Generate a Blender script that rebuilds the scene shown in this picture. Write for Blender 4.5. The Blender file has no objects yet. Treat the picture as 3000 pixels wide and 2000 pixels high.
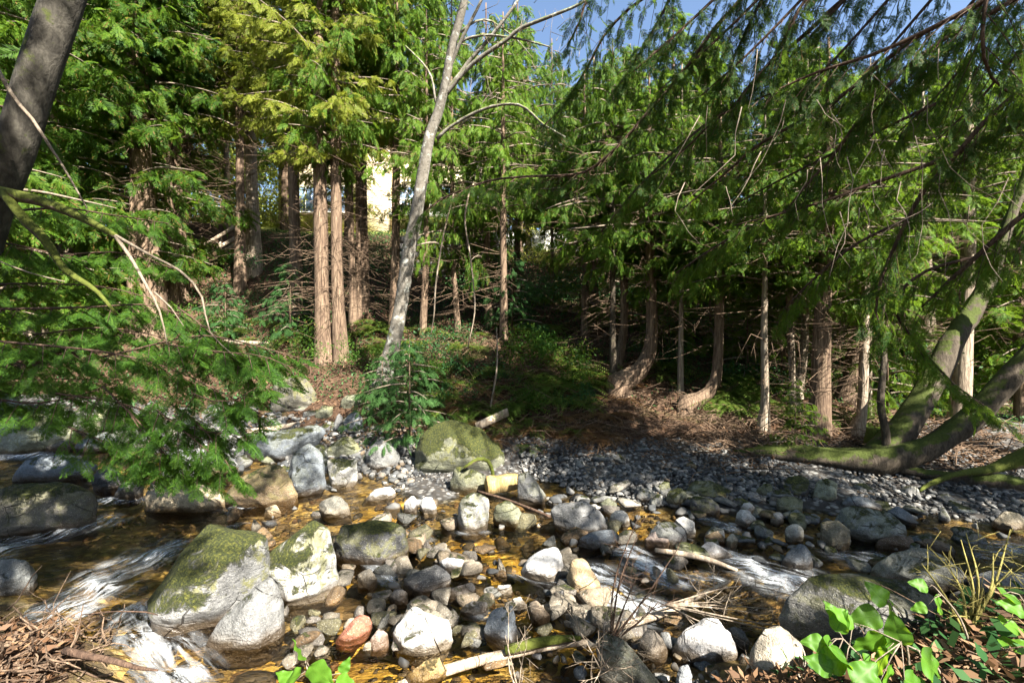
import bpy, bmesh, math, random
import numpy as np
from mathutils import Vector, noise as mnoise

S = bpy.context.scene
C = S.collection
rad = math.radians
RNG = np.random.default_rng(7)
random.seed(7)

# ------------------------------------------------------------------ camera, sky, sun, exposure
CAM_H = 3.0
F = 16.0 / 36.0 * 3000.0
cd = bpy.data.cameras.new('camera'); cam = bpy.data.objects.new('camera', cd); C.objects.link(cam)
cam.location = (0, 0, CAM_H); cam.rotation_euler = (rad(90), 0, 0)
cd.lens = 16; cd.sensor_width = 36; cd.clip_start = 0.05; cd.clip_end = 1000
S.camera = cam
SUN_EL = 43.0
SUN_DIR = Vector((0.62, -0.78, 0.0)).normalized() * math.cos(rad(SUN_EL)) + Vector((0, 0, math.sin(rad(SUN_EL))))
w = bpy.data.worlds.new('World'); S.world = w; w.use_nodes = True
nt = w.node_tree
sky = nt.nodes.new('ShaderNodeTexSky'); sky.sky_type = 'NISHITA'; sky.sun_disc = False
sky.sun_elevation = rad(SUN_EL); sky.sun_rotation = math.atan2(SUN_DIR.x, SUN_DIR.y)
sky.air_density = 1.0; sky.dust_density = 1.0; sky.ozone_density = 1.5
nt.links.new(sky.outputs[0], nt.nodes['Background'].inputs[0])
nt.nodes['Background'].inputs[1].default_value = 0.055
ld = bpy.data.lights.new('sun', 'SUN'); ld.energy = 5.0; ld.angle = rad(0.5); ld.color = (1.0, 0.94, 0.84)
sun = bpy.data.objects.new('sun', ld); C.objects.link(sun)
sun.rotation_euler = (-SUN_DIR).to_track_quat('-Z', 'Y').to_euler()
S.view_settings.view_transform = 'Standard'; S.view_settings.look = 'None'
S.view_settings.exposure = 2.45; S.view_settings.gamma = 1.0
S.render.engine = 'CYCLES'
cy = S.cycles
cy.max_bounces = 7; cy.diffuse_bounces = 2; cy.glossy_bounces = 3; cy.transmission_bounces = 4; cy.transparent_max_bounces = 10
cy.caustics_reflective = False; cy.caustics_refractive = False
cy.use_denoising = True
try:
    cy.denoiser = 'OPENIMAGEDENOISE'
except Exception:
    pass

# ------------------------------------------------------------------ node helpers
def new_mat(name):
    m = bpy.data.materials.new(name); m.use_nodes = True
    t = m.node_tree
    for n in list(t.nodes): t.nodes.remove(n)
    return m, t
class NB:
    def __init__(s, t): s.t = t
    def n(s, typ, **kw):
        nd = s.t.nodes.new(typ)
        for k, v in kw.items(): setattr(nd, k, v)
        return nd
    def link(s, a, b): s.t.links.new(a, b)
    def set(s, sock, v):
        if hasattr(v, 'is_output') or isinstance(v, bpy.types.NodeSocket): s.t.links.new(v, sock)
        else: sock.default_value = v
    def noise(s, scale, detail=4, rough=0.55, vec=None, dist=0.0):
        nd = s.n('ShaderNodeTexNoise'); nd.inputs['Scale'].default_value = scale; nd.inputs['Detail'].default_value = detail
        nd.inputs['Roughness'].default_value = rough; nd.inputs['Distortion'].default_value = dist
        if vec is not None: s.link(vec, nd.inputs['Vector'])
        return nd.outputs['Fac']
    def voro(s, scale, vec=None, out='Distance', feature='F1'):
        nd = s.n('ShaderNodeTexVoronoi'); nd.feature = feature; nd.inputs['Scale'].default_value = scale
        if vec is not None: s.link(vec, nd.inputs['Vector'])
        return nd.outputs[out]
    def map(s, vec, scale=(1, 1, 1), rot=(0, 0, 0)):
        nd = s.n('ShaderNodeMapping'); s.link(vec, nd.inputs['Vector']); nd.inputs['Scale'].default_value = scale; nd.inputs['Rotation'].default_value = rot
        return nd.outputs[0]
    def math(s, op, a, b=0.0, clamp=False):
        nd = s.n('ShaderNodeMath', operation=op, use_clamp=clamp); s.set(nd.inputs[0], a); s.set(nd.inputs[1], b); return nd.outputs[0]
    def ss(s, v, a, b, lo=0.0, hi=1.0):
        nd = s.n('ShaderNodeMapRange', interpolation_type='SMOOTHSTEP'); s.set(nd.inputs['Value'], v)
        nd.inputs['From Min'].default_value = a; nd.inputs['From Max'].default_value = b
        nd.inputs['To Min'].default_value = lo; nd.inputs['To Max'].default_value = hi
        return nd.outputs['Result']
    def mix(s, f, a, b, mode='MIX'):
        nd = s.n('ShaderNodeMix', data_type='RGBA', blend_type=mode); s.set(nd.inputs['Factor'], f)
        for k, v in ((6, a), (7, b)):
            if isinstance(v, tuple): v = v if len(v) == 4 else (*v, 1)
            s.set(nd.inputs[k], v)
        return nd.outputs[2]
    def ramp(s, v, stops):
        nd = s.n('ShaderNodeValToRGB'); s.link(v, nd.inputs[0]); e = nd.color_ramp.elements
        while len(e) < len(stops): e.new(0.5)
        for k, (p, c) in enumerate(stops): e[k].position = p; e[k].color = (*c, 1)
        return nd.outputs[0]
    def bump(s, h, strength=0.5, dist=0.02):
        nd = s.n('ShaderNodeBump'); nd.inputs['Strength'].default_value = strength; nd.inputs['Distance'].default_value = dist
        s.link(h, nd.inputs['Height']); return nd.outputs[0]
    def pos(s): return s.n('ShaderNodeNewGeometry').outputs['Position']
    def objc(s): return s.n('ShaderNodeTexCoord').outputs['Object']
    def attr(s, name): return s.n('ShaderNodeAttribute', attribute_name=name).outputs['Fac']
    def sep(s, v):
        nd = s.n('ShaderNodeSeparateXYZ'); s.link(v, nd.inputs[0]); return nd.outputs
    def out(s, sh):
        o = s.n('ShaderNodeOutputMaterial'); s.link(sh, o.inputs['Surface'])
    def pbsdf(s, col, rough=0.8, normal=None, spec=0.4):
        p = s.n('ShaderNodeBsdfPrincipled'); s.set(p.inputs['Base Color'], col if not isinstance(col, tuple) else (*col, 1)); s.set(p.inputs['Roughness'], rough)
        p.inputs['Specular IOR Level'].default_value = spec
        if normal is not None: s.link(normal, p.inputs['Normal'])
        return p.outputs[0]

def foliage_mat(name, dark, mid, light, trans=0.45, tcol=None, rough=0.55, spec=0.12, dead=None, vein=False):
    m, t = new_mat(name); b = NB(t)
    g = b.n('ShaderNodeNewGeometry'); oi = b.n('ShaderNodeObjectInfo')
    r = g.outputs['Random Per Island']
    big = b.noise(0.9, 3, 0.6, g.outputs['Position'])
    f = b.math('ADD', b.math('MULTIPLY', r, 0.5), b.math('MULTIPLY', big, 0.55))
    f = b.math('ADD', f, b.math('MULTIPLY', b.math('SUBTRACT', oi.outputs['Random'], 0.5), 0.3))
    col = b.ramp(f, [(0.15, dark), (0.5, mid), (0.9, light)])
    if dead:
        col = b.mix(b.ss(r, 0.94, 0.95), col, dead)
    d = b.pbsdf(col, rough, None, spec)
    tr = b.n('ShaderNodeBsdfTranslucent')
    tc = b.mix(0.7, col, tcol if tcol else tuple(min(1, c * 1.8) for c in light))
    if vein:
        vn = b.attr('vein'); tc = b.mix(vn, tc, tuple(c * 0.45 for c in mid)); col = b.mix(b.math('MULTIPLY', vn, 0.6), col, light); blot = b.ss(b.noise(38, 4, 0.7, g.outputs['Position']), 0.62, 0.70)
        tc = b.mix(b.math('MULTIPLY', blot, 0.5), tc, (0.25, 0.20, 0.04)); d.node.inputs['Base Color']
        b.link(col, d.node.inputs['Base Color'])
    b.link(tc, tr.inputs[0])
    mx = b.n('ShaderNodeMixShader'); mx.inputs[0].default_value = trans
    b.link(d, mx.inputs[1]); b.link(tr.outputs[0], mx.inputs[2]); b.out(mx.outputs[0])
    return m

def bark_mat(name, c1, c2, c3, stretch=0.12, scale=14, moss=0.0, lichen=0.0, bump=0.9, mosscol=(0.09, 0.12, 0.015)):
    m, t = new_mat(name); b = NB(t)
    p = b.objc(); v = b.map(p, (1, 1, stretch))
    n1 = b.noise(scale, 6, 0.65, v, 0.6); n2 = b.noise(scale * 3.1, 3, 0.6, v)
    n3 = b.noise(1.7, 3, 0.5, p)
    h = b.math('ADD', n1, b.math('MULTIPLY', n2, 0.35))
    col = b.ramp(b.math('ADD', b.math('MULTIPLY', h, 0.7), b.math('MULTIPLY', n3, 0.15)), [(0.33, c1), (0.52, c2), (0.72, c3)])
    if lichen:
        l = b.ss(b.noise(5.5, 5, 0.6, p), 0.62 - lichen * 0.2, 0.68 - lichen * 0.2)
        col = b.mix(b.math('MULTIPLY', l, 0.7), col, (0.42, 0.43, 0.38))
        col = b.mix(b.math('MULTIPLY', b.ss(b.noise(9, 4, 0.6, b.map(p, (1, 1, 2.6))), 0.60, 0.66), 0.75), col, (0.035, 0.034, 0.03))
    if moss:
        nz = b.sep(b.n('ShaderNodeNewGeometry').outputs['Normal'])[2]
        mn = b.math('ADD', b.math('MULTIPLY', nz, 0.3), b.noise(3.0, 5, 0.7, p))
        mf = b.ss(mn, 0.66 - moss * 0.35, 0.78 - moss * 0.35)
        col = b.mix(mf, col, b.mix(b.noise(30, 3, 0.6, p), tuple(c * 0.35 for c in mosscol), tuple(c * 1.9 for c in mosscol)))
    b.out(b.pbsdf(col, 0.9, b.bump(h, bump, 0.03), 0.2))
    return m

M = {}
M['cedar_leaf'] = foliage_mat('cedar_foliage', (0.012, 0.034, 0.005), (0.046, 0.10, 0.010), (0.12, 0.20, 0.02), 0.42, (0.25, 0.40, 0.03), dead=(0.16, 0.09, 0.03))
M['cedar_leaf_blue'] = foliage_mat('blue_green_cedar_foliage', (0.014, 0.042, 0.014), (0.034, 0.090, 0.024), (0.075, 0.155, 0.04), 0.35, (0.10, 0.24, 0.06))
M['shade_leaf'] = foliage_mat('shaded_cedar_foliage', (0.008, 0.024, 0.006), (0.026, 0.064, 0.010), (0.08, 0.14, 0.018), 0.36, (0.20, 0.33, 0.03), dead=(0.14, 0.085, 0.03))  # darker cedar green, the overhang's shade is put into the leaf colour
M['olive_leaf'] = foliage_mat('olive_fir_foliage', (0.028, 0.038, 0.006), (0.095, 0.125, 0.014), (0.20, 0.22, 0.03), 0.42, (0.36, 0.40, 0.04), dead=(0.17, 0.11, 0.05))
M['hemlock_leaf'] = foliage_mat('hemlock_foliage', (0.010, 0.030, 0.005), (0.036, 0.090, 0.010), (0.125, 0.215, 0.02), 0.42, (0.25, 0.42, 0.035))
M['fern_leaf'] = foliage_mat('fern_green', (0.030, 0.062, 0.010), (0.075, 0.13, 0.022), (0.15, 0.21, 0.04), 0.42, (0.27, 0.36, 0.05), dead=(0.20, 0.12, 0.05))
M['shrub_leaf'] = foliage_mat('shrub_green', (0.02, 0.06, 0.012), (0.05, 0.12, 0.02), (0.11, 0.2, 0.03), 0.42, (0.2, 0.35, 0.04))
M['ivy_leaf'] = foliage_mat('ivy_green', (0.012, 0.040, 0.014), (0.025, 0.075, 0.022), (0.06, 0.13, 0.04), 0.25)
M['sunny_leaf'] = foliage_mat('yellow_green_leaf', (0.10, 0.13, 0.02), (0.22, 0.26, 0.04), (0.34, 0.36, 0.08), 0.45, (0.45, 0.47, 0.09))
M['broad_leaf'] = foliage_mat('broad_fresh_leaf', (0.04, 0.12, 0.012), (0.075, 0.19, 0.018), (0.13, 0.27, 0.025), 0.5, (0.30, 0.48, 0.02), rough=0.5, spec=0.3, vein=True)
M['cedar_bark'] = bark_mat('red_cedar_bark', (0.022, 0.014, 0.010), (0.105, 0.070, 0.047), (0.27, 0.195, 0.13), 0.10, 18)
M['pale_bark'] = bark_mat('pale_grey_bark', (0.06, 0.045, 0.034), (0.21, 0.165, 0.12), (0.44, 0.37, 0.28), 0.12, 18)
M['alder_bark'] = bark_mat('grey_alder_bark', (0.07, 0.062, 0.05), (0.15, 0.135, 0.11), (0.25, 0.23, 0.20), 1.0, 7, moss=0.2, lichen=0.25, bump=0.5)
M['moss_bark'] = bark_mat('mossy_maple_bark', (0.014, 0.011, 0.008), (0.048, 0.038, 0.027), (0.105, 0.085, 0.062), 0.4, 12, moss=0.26, mosscol=(0.038, 0.05, 0.009))
M['very_moss_bark'] = bark_mat('thick_moss_bark', (0.025, 0.02, 0.012), (0.08, 0.06, 0.04), (0.14, 0.11, 0.08), 0.5, 10, moss=1.0, mosscol=(0.055, 0.066, 0.010))
M['limb_bark'] = bark_mat('dark_limb_bark', (0.020, 0.012, 0.008), (0.062, 0.038, 0.026), (0.14, 0.09, 0.06), 0.4, 18)
M['twig_bark'] = bark_mat('grey_twig_bark', (0.07, 0.055, 0.04), (0.17, 0.135, 0.10), (0.30, 0.25, 0.19), 0.5, 18)
M['drift'] = bark_mat('driftwood_grey', (0.12, 0.085, 0.055), (0.32, 0.25, 0.18), (0.52, 0.44, 0.34), 0.15, 20)
M['dry_stick'] = bark_mat('dry_brown_stick', (0.035, 0.022, 0.014), (0.11, 0.072, 0.046), (0.24, 0.17, 0.115), 0.3, 20)
M['yellow_wood'] = bark_mat('fresh_split_wood', (0.14, 0.085, 0.03), (0.36, 0.25, 0.10), (0.55, 0.42, 0.20), 0.12, 20)
M['orange_bark'] = bark_mat('orange_wet_bark', (0.10, 0.03, 0.008), (0.30, 0.095, 0.015), (0.42, 0.18, 0.04), 0.3, 16)

def rock_mat():
    m, t = new_mat('river_rock'); b = NB(t)
    oi = b.n('ShaderNodeObjectInfo'); g = b.n('ShaderNodeNewGeometry'); p = g.outputs['Position']; N = b.sep(g.outputs['Normal'])[2]
    n1 = b.noise(2.3, 6, 0.62, p, 0.4); n2 = b.noise(11, 5, 0.65, p); n3 = b.noise(75, 2, 0.7, p)
    band = b.noise(6, 4, 0.6, b.map(p, (0.5, 1.4, 2.8), (0.5, 0.4, 0.3)), 0.8)
    k = b.math('ADD', b.math('ADD', b.math('MULTIPLY', n1, 0.8), b.math('MULTIPLY', n2, 0.5)), b.math('MULTIPLY', band, 0.25))
    kk = b.ss(k, 0.55, 1.2, 0.4, 1.45)
    comb = b.n('ShaderNodeCombineColor'); [b.link(kk, comb.inputs[i]) for i in range(3)]
    col = b.mix(1.0, oi.outputs['Color'], comb.outputs[0], 'MULTIPLY')
    # mineral speckle, pale and dark crystals
    col = b.mix(b.math('MULTIPLY', b.ss(n3, 0.57, 0.70), 0.35), col, (0.55, 0.54, 0.50))
    col = b.mix(b.math('MULTIPLY', b.ss(n3, 0.43, 0.34), 0.72), col, (0.045, 0.045, 0.05))
    crack = b.voro(1.15, b.map(p, (1, 1, 1.7), (0.3, 0.2, 0)), 'Distance', 'DISTANCE_TO_EDGE')
    ck = b.math('MULTIPLY', b.ss(crack, 0.012, 0.0), b.ss(n1, 0.48, 0.56))
    col = b.mix(b.math('MULTIPLY', ck, 0.7), col, (0.04, 0.035, 0.03))
    # lichen film and moss cushions
    al = oi.outputs['Alpha']
    fil = b.math('MULTIPLY', b.ss(b.math('ADD', b.noise(4.5, 8, 0.78, p, 0.6), b.math('MULTIPLY', N, 0.12)), 0.50, 0.60), b.ss(al, 0.05, 0.6, 0, 0.75))
    col = b.mix(fil, col, b.mix(b.noise(28, 4, 0.7, p), (0.03, 0.035, 0.008), (0.20, 0.19, 0.05)))
    mn = b.math('ADD', b.math('ADD', b.math('MULTIPLY', N, 0.30), b.noise(2.6, 9, 0.78, p, 0.9)), b.math('MULTIPLY', al, 0.36))
    mf = b.ss(mn, 0.84, 0.92)
    mcol = b.ramp(b.noise(34, 4, 0.7, p), [(0.3, (0.010, 0.014, 0.003)), (0.5, (0.040, 0.050, 0.008)), (0.75, (0.17, 0.165, 0.025))])
    col = b.mix(mf, col, mcol)
    # wet, tannin-stained foot of the stone
    z = b.attr('wet'); zz = b.math('ADD', z, b.math('MULTIPLY', b.math('SUBTRACT', n2, 0.5), 0.16))
    st = b.ss(zz, 0.20, 0.02); col = b.mix(b.math('MULTIPLY', st, 0.5), col, b.mix(0.6, col, (0.19, 0.105, 0.03)))
    wet = b.ss(zz, 0.13, 0.06); dk = b.mix(1.0, col, (0.40, 0.36, 0.30), 'MULTIPLY'); col = b.mix(wet, col, dk)
    h = b.math('ADD', b.math('ADD', b.math('MULTIPLY', n2, 0.6), b.math('MULTIPLY', n3, 0.16)), b.math('MULTIPLY', band, 0.3))
    h = b.math('SUBTRACT', h, b.math('MULTIPLY', ck, 0.4))
    h = b.math('ADD', h, b.math('MULTIPLY', mf, b.noise(60, 3, 0.7, p)))
    b.out(b.pbsdf(col, b.math('SUBTRACT', 0.85, b.math('MULTIPLY', wet, 0.55)), b.bump(h, 1.0, 0.06), 0.4))
    return m
M['rock'] = rock_mat()

def pebble_mat():
    m, t = new_mat('gravel_stones'); b = NB(t)
    g = b.n('ShaderNodeNewGeometry'); p = g.outputs['Position']
    r = g.outputs['Random Per Island']
    col = b.ramp(r, [(0.0, (0.02, 0.02, 0.02)), (0.3, (0.055, 0.058, 0.06)), (0.6, (0.115, 0.112, 0.105)), (0.88, (0.24, 0.23, 0.21)), (1.0, (0.11, 0.075, 0.04))])
    col = b.mix(b.math('MULTIPLY', b.ss(b.noise(90, 2, 0.6, p), 0.40, 0.33), 0.5), col, (0.05, 0.05, 0.05))
    z = b.sep(p)[2]
    wet = b.ss(z, 0.05, 0.0); col = b.mix(wet, col, b.mix(1.0, col, (0.55, 0.36, 0.14), 'MULTIPLY'))
    b.out(b.pbsdf(col, 0.75, b.bump(b.noise(60, 3, 0.6, p), 0.4, 0.01), 0.4)); return m
M['pebble'] = pebble_mat()

def ground_mat():
    m, t = new_mat('forest_floor_and_stream_bed'); b = NB(t)
    p = b.pos(); z = b.sep(p)[2]
    n1 = b.noise(0.8, 6, 0.65, p); n2 = b.noise(7, 6, 0.7, p); n3 = b.noise(40, 4, 0.7, p)
    lit = b.ramp(b.math('ADD', b.math('MULTIPLY', n2, 0.6), b.math('MULTIPLY', n3, 0.4)), [(0.32, (0.016, 0.010, 0.006)), (0.5, (0.060, 0.034, 0.020)), (0.7, (0.17, 0.105, 0.066))])
    gr = b.mix(n3, (0.02, 0.04, 0.008), (0.08, 0.11, 0.02))
    col = b.mix(b.math('MULTIPLY', b.ss(n1, 0.52, 0.64), 0.35), lit, gr)
    cell = b.n('ShaderNodeTexVoronoi'); cell.inputs['Scale'].default_value = 9; b.link(p, cell.inputs['Vector'])
    cv = b.sep(cell.outputs['Color'])[0]
    bed = b.ramp(b.math('ADD', b.math('MULTIPLY', cv, 0.55), b.math('MULTIPLY', n2, 0.45)), [(0.25, (0.10, 0.06, 0.02)), (0.45, (0.30, 0.19, 0.05)), (0.65, (0.50, 0.35, 0.10)), (0.9, (0.55, 0.46, 0.29))])
    bed = b.mix(b.math('MULTIPLY', b.ss(cell.outputs['Distance'], 0.30, 0.55), 0.5), bed, (0.05, 0.032, 0.01))
    bed = b.mix(b.math('MULTIPLY', b.ss(b.noise(0.8, 4, 0.6, p), 0.42, 0.55), 0.85), bed, b.mix(1.0, b.mix(0.45, bed, (0.20, 0.17, 0.12)), (0.55, 0.54, 0.52), 'MULTIPLY'))
    f = b.attr('bed'); f = b.ss(b.math('ADD', f, b.math('MULTIPLY', b.math('SUBTRACT', n2, 0.5), 0.5)), 0.35, 0.65)
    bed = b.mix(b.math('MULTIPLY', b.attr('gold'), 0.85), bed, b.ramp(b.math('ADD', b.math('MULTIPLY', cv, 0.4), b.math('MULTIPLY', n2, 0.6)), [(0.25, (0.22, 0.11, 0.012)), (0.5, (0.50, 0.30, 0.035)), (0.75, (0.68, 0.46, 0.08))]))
    col = b.mix(f, col, bed)
    gs = b.mix(b.ss(cell.outputs['Distance'], 0.2, 0.6), b.ramp(cv, [(0.1, (0.05, 0.05, 0.05)), (0.5, (0.14, 0.14, 0.135)), (0.9, (0.26, 0.25, 0.23))]), (0.05, 0.045, 0.04))
    fg = b.ss(b.math('ADD', b.attr('grav'), b.math('MULTIPLY', b.math('SUBTRACT', n2, 0.5), 0.6)), 0.4, 0.6)
    col = b.mix(fg, col, gs)
    grass = b.mix(n2, (0.10, 0.13, 0.02), (0.32, 0.34, 0.08))
    col = b.mix(b.attr('grass'), col, grass)
    h = b.math('ADD', n2, b.math('MULTIPLY', n3, 0.5))
    b.out(b.pbsdf(col, 0.9, b.bump(h, 0.8, 0.06), 0.2)); return m
M['ground'] = ground_mat()

def water_mat():
    m, t = new_mat('stream_water'); b = NB(t)
    p = b.pos()
    v = b.map(p, (1.0, 1.9, 1.0), (0, 0, rad(20)))
    h = b.math('ADD', b.math('MULTIPLY', b.noise(2.6, 4, 0.55, v, 0.8), 1.0), b.math('MULTIPLY', b.noise(11, 3, 0.6, v, 0.5), 0.35))
    nrm = b.bump(h, 0.55, 0.06)
    tr = b.n('ShaderNodeBsdfTransparent'); tr.inputs[0].default_value = (0.94, 0.89, 0.78, 1)
    gl = b.n('ShaderNodeBsdfGlossy'); gl.inputs['Roughness'].default_value = 0.09; b.link(nrm, gl.inputs['Normal'])
    fr = b.n('ShaderNodeFresnel'); fr.inputs['IOR'].default_value = 1.33; b.link(nrm, fr.inputs['Normal'])
    mx = b.n('ShaderNodeMixShader'); b.link(fr.outputs[0], mx.inputs[0]); b.link(tr.outputs[0], mx.inputs[1]); b.link(gl.outputs[0], mx.inputs[2])
    def fl_(ang):
        q = b.map(b.map(p, (1, 1, 0), (0, 0, rad(-ang))), (1.3, 7.5, 1)); return b.noise(1.0, 6, 0.7, q, 1.2), b.noise(4.2, 5, 0.75, q, 1.0)
    (l1, l2), (r1, r2) = fl_(72), fl_(-35)
    sx = b.ss(b.sep(p)[0], -4.6, -3.7)
    def lerp(a_, c_): return b.math('ADD', b.math('MULTIPLY', a_, b.math('SUBTRACT', 1.0, sx)), b.math('MULTIPLY', c_, sx))
    st = lerp(l1, r1); st2 = lerp(l2, r2)
    f = b.attr('foam')
    ff = b.math('ADD', b.math('MULTIPLY', f, 0.66), b.math('MULTIPLY', b.math('SUBTRACT', b.math('ADD', b.math('ADD', b.math('MULTIPLY', st, 0.45), b.math('MULTIPLY', st2, 0.35)), b.math('MULTIPLY', b.noise(26, 4, 0.8, p), 0.2)), 0.5), 4.2))
    fm = b.math('MULTIPLY', b.ss(ff, 0.35, 1.15), b.ss(f, 0.05, 0.55))
    veil = b.math('MULTIPLY', b.ss(f, 0.15, 0.9), b.ss(st, 0.40, 0.62)); fm = b.math('MAXIMUM', fm, b.math('MULTIPLY', veil, 0.38))
    fd = b.pbsdf((0.80, 0.84, 0.88), 0.55, b.bump(b.math('ADD', st2, st), 0.25, 0.04), 0.4)
    mx2 = b.n('ShaderNodeMixShader'); b.link(b.math('MULTIPLY', fm, 0.85), mx2.inputs[0]); b.link(mx.outputs[0], mx2.inputs[1]); b.link(fd, mx2.inputs[2])
    b.out(mx2.outputs[0]); return m
M['water'] = water_mat()

def simple_mat(name, col, rough=0.8, nscale=8, amp=0.25, bump=0.2):
    m, t = new_mat(name); b = NB(t); p = b.objc()
    n = b.noise(nscale, 5, 0.6, p)
    c = b.mix(n, tuple(x * (1 - amp) for x in col), tuple(min(1, x * (1 + amp)) for x in col))
    b.out(b.pbsdf(c, rough, b.bump(n, bump, 0.02), 0.3)); return m
M['stucco'] = simple_mat('cream_stucco', (0.70, 0.58, 0.38), 0.9, 6, 0.12)
M['white_paint'] = simple_mat('white_paint', (0.80, 0.78, 0.73), 0.7, 4, 0.06)
M['roof'] = simple_mat('brown_shingle', (0.16, 0.12, 0.09), 0.9, 14, 0.4)
M['glass'] = simple_mat('window_glass', (0.16, 0.24, 0.36), 0.08, 1, 0.2, 0.0)
M['timber'] = simple_mat('weathered_timber', (0.27, 0.20, 0.13), 0.85, 20, 0.4, 0.5)
M['stone'] = simple_mat('dark_wall_stone', (0.13, 0.125, 0.12), 0.9, 9, 0.5, 0.7)

# ------------------------------------------------------------------ mesh helpers
def link_mesh(name, V, Fc, mat, parent=None, smooth=True, attrs=None):
    """V (n,3); Fc: list of int arrays, each (k,3) or (k,4)."""
    V = np.asarray(V, np.float32); me = bpy.data.meshes.new(name)
    Fc = [np.asarray(f, np.int32) for f in (Fc if isinstance(Fc, (list, tuple)) else [Fc]) if len(f)]
    loops = np.concatenate([f.ravel() for f in Fc]); sizes = np.concatenate([np.full(len(f), f.shape[1], np.int32) for f in Fc])
    starts = np.concatenate([[0], np.cumsum(sizes)[:-1]]).astype(np.int32)
    me.vertices.add(len(V)); me.vertices.foreach_set('co', V.ravel())
    me.loops.add(len(loops)); me.loops.foreach_set('vertex_index', loops)
    me.polygons.add(len(sizes)); me.polygons.foreach_set('loop_start', starts); me.polygons.foreach_set('loop_total', sizes)
    if smooth: me.polygons.foreach_set('use_smooth', np.ones(len(sizes), bool))
    for k, a in (attrs or {}).items():
        a = np.asarray(a, np.float32)
        if a.ndim == 2:
            at = me.attributes.new(k, 'FLOAT_VECTOR', 'POINT'); at.data.foreach_set('vector', a.ravel())
        else:
            at = me.attributes.new(k, 'FLOAT', 'POINT'); at.data.foreach_set('value', a)
    me.update(calc_edges=True); me.validate()
    if mat is not None: me.materials.append(mat)
    o = bpy.data.objects.new(name, me); C.objects.link(o)
    if parent is not None: o.parent = parent
    return o
def tag(o, label=None, cat=None, group=None, kind=None):
    if label: o['label'] = label
    if cat: o['category'] = cat
    if group: o['group'] = group
    if kind: o['kind'] = kind
    return o
def empty(name, loc, label, cat, group=None):
    o = bpy.data.objects.new(name, None); C.objects.link(o); o.location = loc; o.empty_display_size = 0.2
    return tag(o, label, cat, group)
class Acc:
    """collects pieces into one mesh"""
    def __init__(s): s.V = []; s.F = {}; s.n = 0
    def add(s, V, Fs):
        V = np.asarray(V, float)
        for f in (Fs if isinstance(Fs, (list, tuple)) else [Fs]):
            f = np.asarray(f, int); s.F.setdefault(f.shape[1], []).append(f + s.n)
        s.V.append(V); s.n += len(V)
    def obj(s, name, mat, parent=None, smooth=True, origin=None):
        V = np.concatenate(s.V)
        if origin is not None: V = V - np.asarray(origin, float)
        return link_mesh(name, V, [np.concatenate(f) for f in s.F.values()], mat, parent, smooth)
def resample(P, R, step):
    P = np.asarray(P, float); R = np.asarray(R, float)
    if len(P) == 2: P = np.array([P[0], P.mean(0), P[1]]); R = np.array([R[0], R.mean(), R[1]])
    d = np.concatenate([[0], np.cumsum(np.linalg.norm(np.diff(P, axis=0), axis=1))])
    n = max(3, int(d[-1] / step) + 1); out = []; rr = []
    Pe = np.vstack([2 * P[0] - P[1], P, 2 * P[-1] - P[-2]])
    for s in np.linspace(0, d[-1], n):
        i = min(max(np.searchsorted(d, s) - 1, 0), len(P) - 2); t = (s - d[i]) / max(1e-6, d[i + 1] - d[i])
        p0, p1, p2, p3 = Pe[i:i + 4]
        out.append(0.5 * (2 * p1 + (p2 - p0) * t + (2 * p0 - 5 * p1 + 4 * p2 - p3) * t * t + (3 * p1 - p0 - 3 * p2 + p3) * t ** 3))
        rr.append(R[i] * (1 - t) + R[i + 1] * t)
    return np.array(out), np.array(rr)
def tube(P, R, sides=8, bump=0.0, seed=0.0, flute=0.0):
    P = np.asarray(P, float); R = np.asarray(R, float); n = len(P)
    T = np.gradient(P, axis=0); T /= np.linalg.norm(T, axis=1)[:, None] + 1e-9
    ref = np.array([0.0, 0, 1]) if abs(T[0][2]) < 0.8 else np.array([1.0, 0, 0])
    V = []; a = np.arange(sides) * 2 * math.pi / sides
    A = np.cross(T[0], ref); A /= np.linalg.norm(A)
    for i in range(n):
        A = A - T[i] * A.dot(T[i]); A /= np.linalg.norm(A) + 1e-9; B = np.cross(T[i], A)
        r = np.full(sides, R[i])
        if bump:
            r = r * np.array([1 + bump * mnoise.fractal(Vector((math.cos(x) * 1.3 + seed, math.sin(x) * 1.3, i * 0.16 + seed)), 0.8, 2.0, 3) for x in a])
        V.append(P[i] + (np.cos(a)[:, None] * A + np.sin(a)[:, None] * B) * r[:, None])
    V = np.concatenate(V); i0 = np.arange(sides); i1 = (i0 + 1) % sides
    Q = np.concatenate([np.stack([k * sides + i0, k * sides + i1, (k + 1) * sides + i1, (k + 1) * sides + i0], 1) for k in range(n - 1)])
    m = len(V); V = np.vstack([V, P[0], P[-1]])
    T3 = np.concatenate([np.stack([i1, i0, np.full(sides, m)], 1), np.stack([(n - 1) * sides + i0, (n - 1) * sides + i1, np.full(sides, m + 1)], 1)])
    return V, [Q, T3]
def box(c, s, rz=0.0):
    c = np.asarray(c, float); s = np.asarray(s, float) / 2
    V = np.array([[x, y, z] for z in (-1, 1) for y in (-1, 1) for x in (-1, 1)], float) * s
    cr, sr = math.cos(rz), math.sin(rz); V = np.stack([V[:, 0] * cr - V[:, 1] * sr, V[:, 0] * sr + V[:, 1] * cr, V[:, 2]], 1) + c
    return V, [np.array([[0, 2, 3, 1], [4, 5, 7, 6], [0, 1, 5, 4], [2, 6, 7, 3], [0, 4, 6, 2], [1, 3, 7, 5]])]
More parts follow.
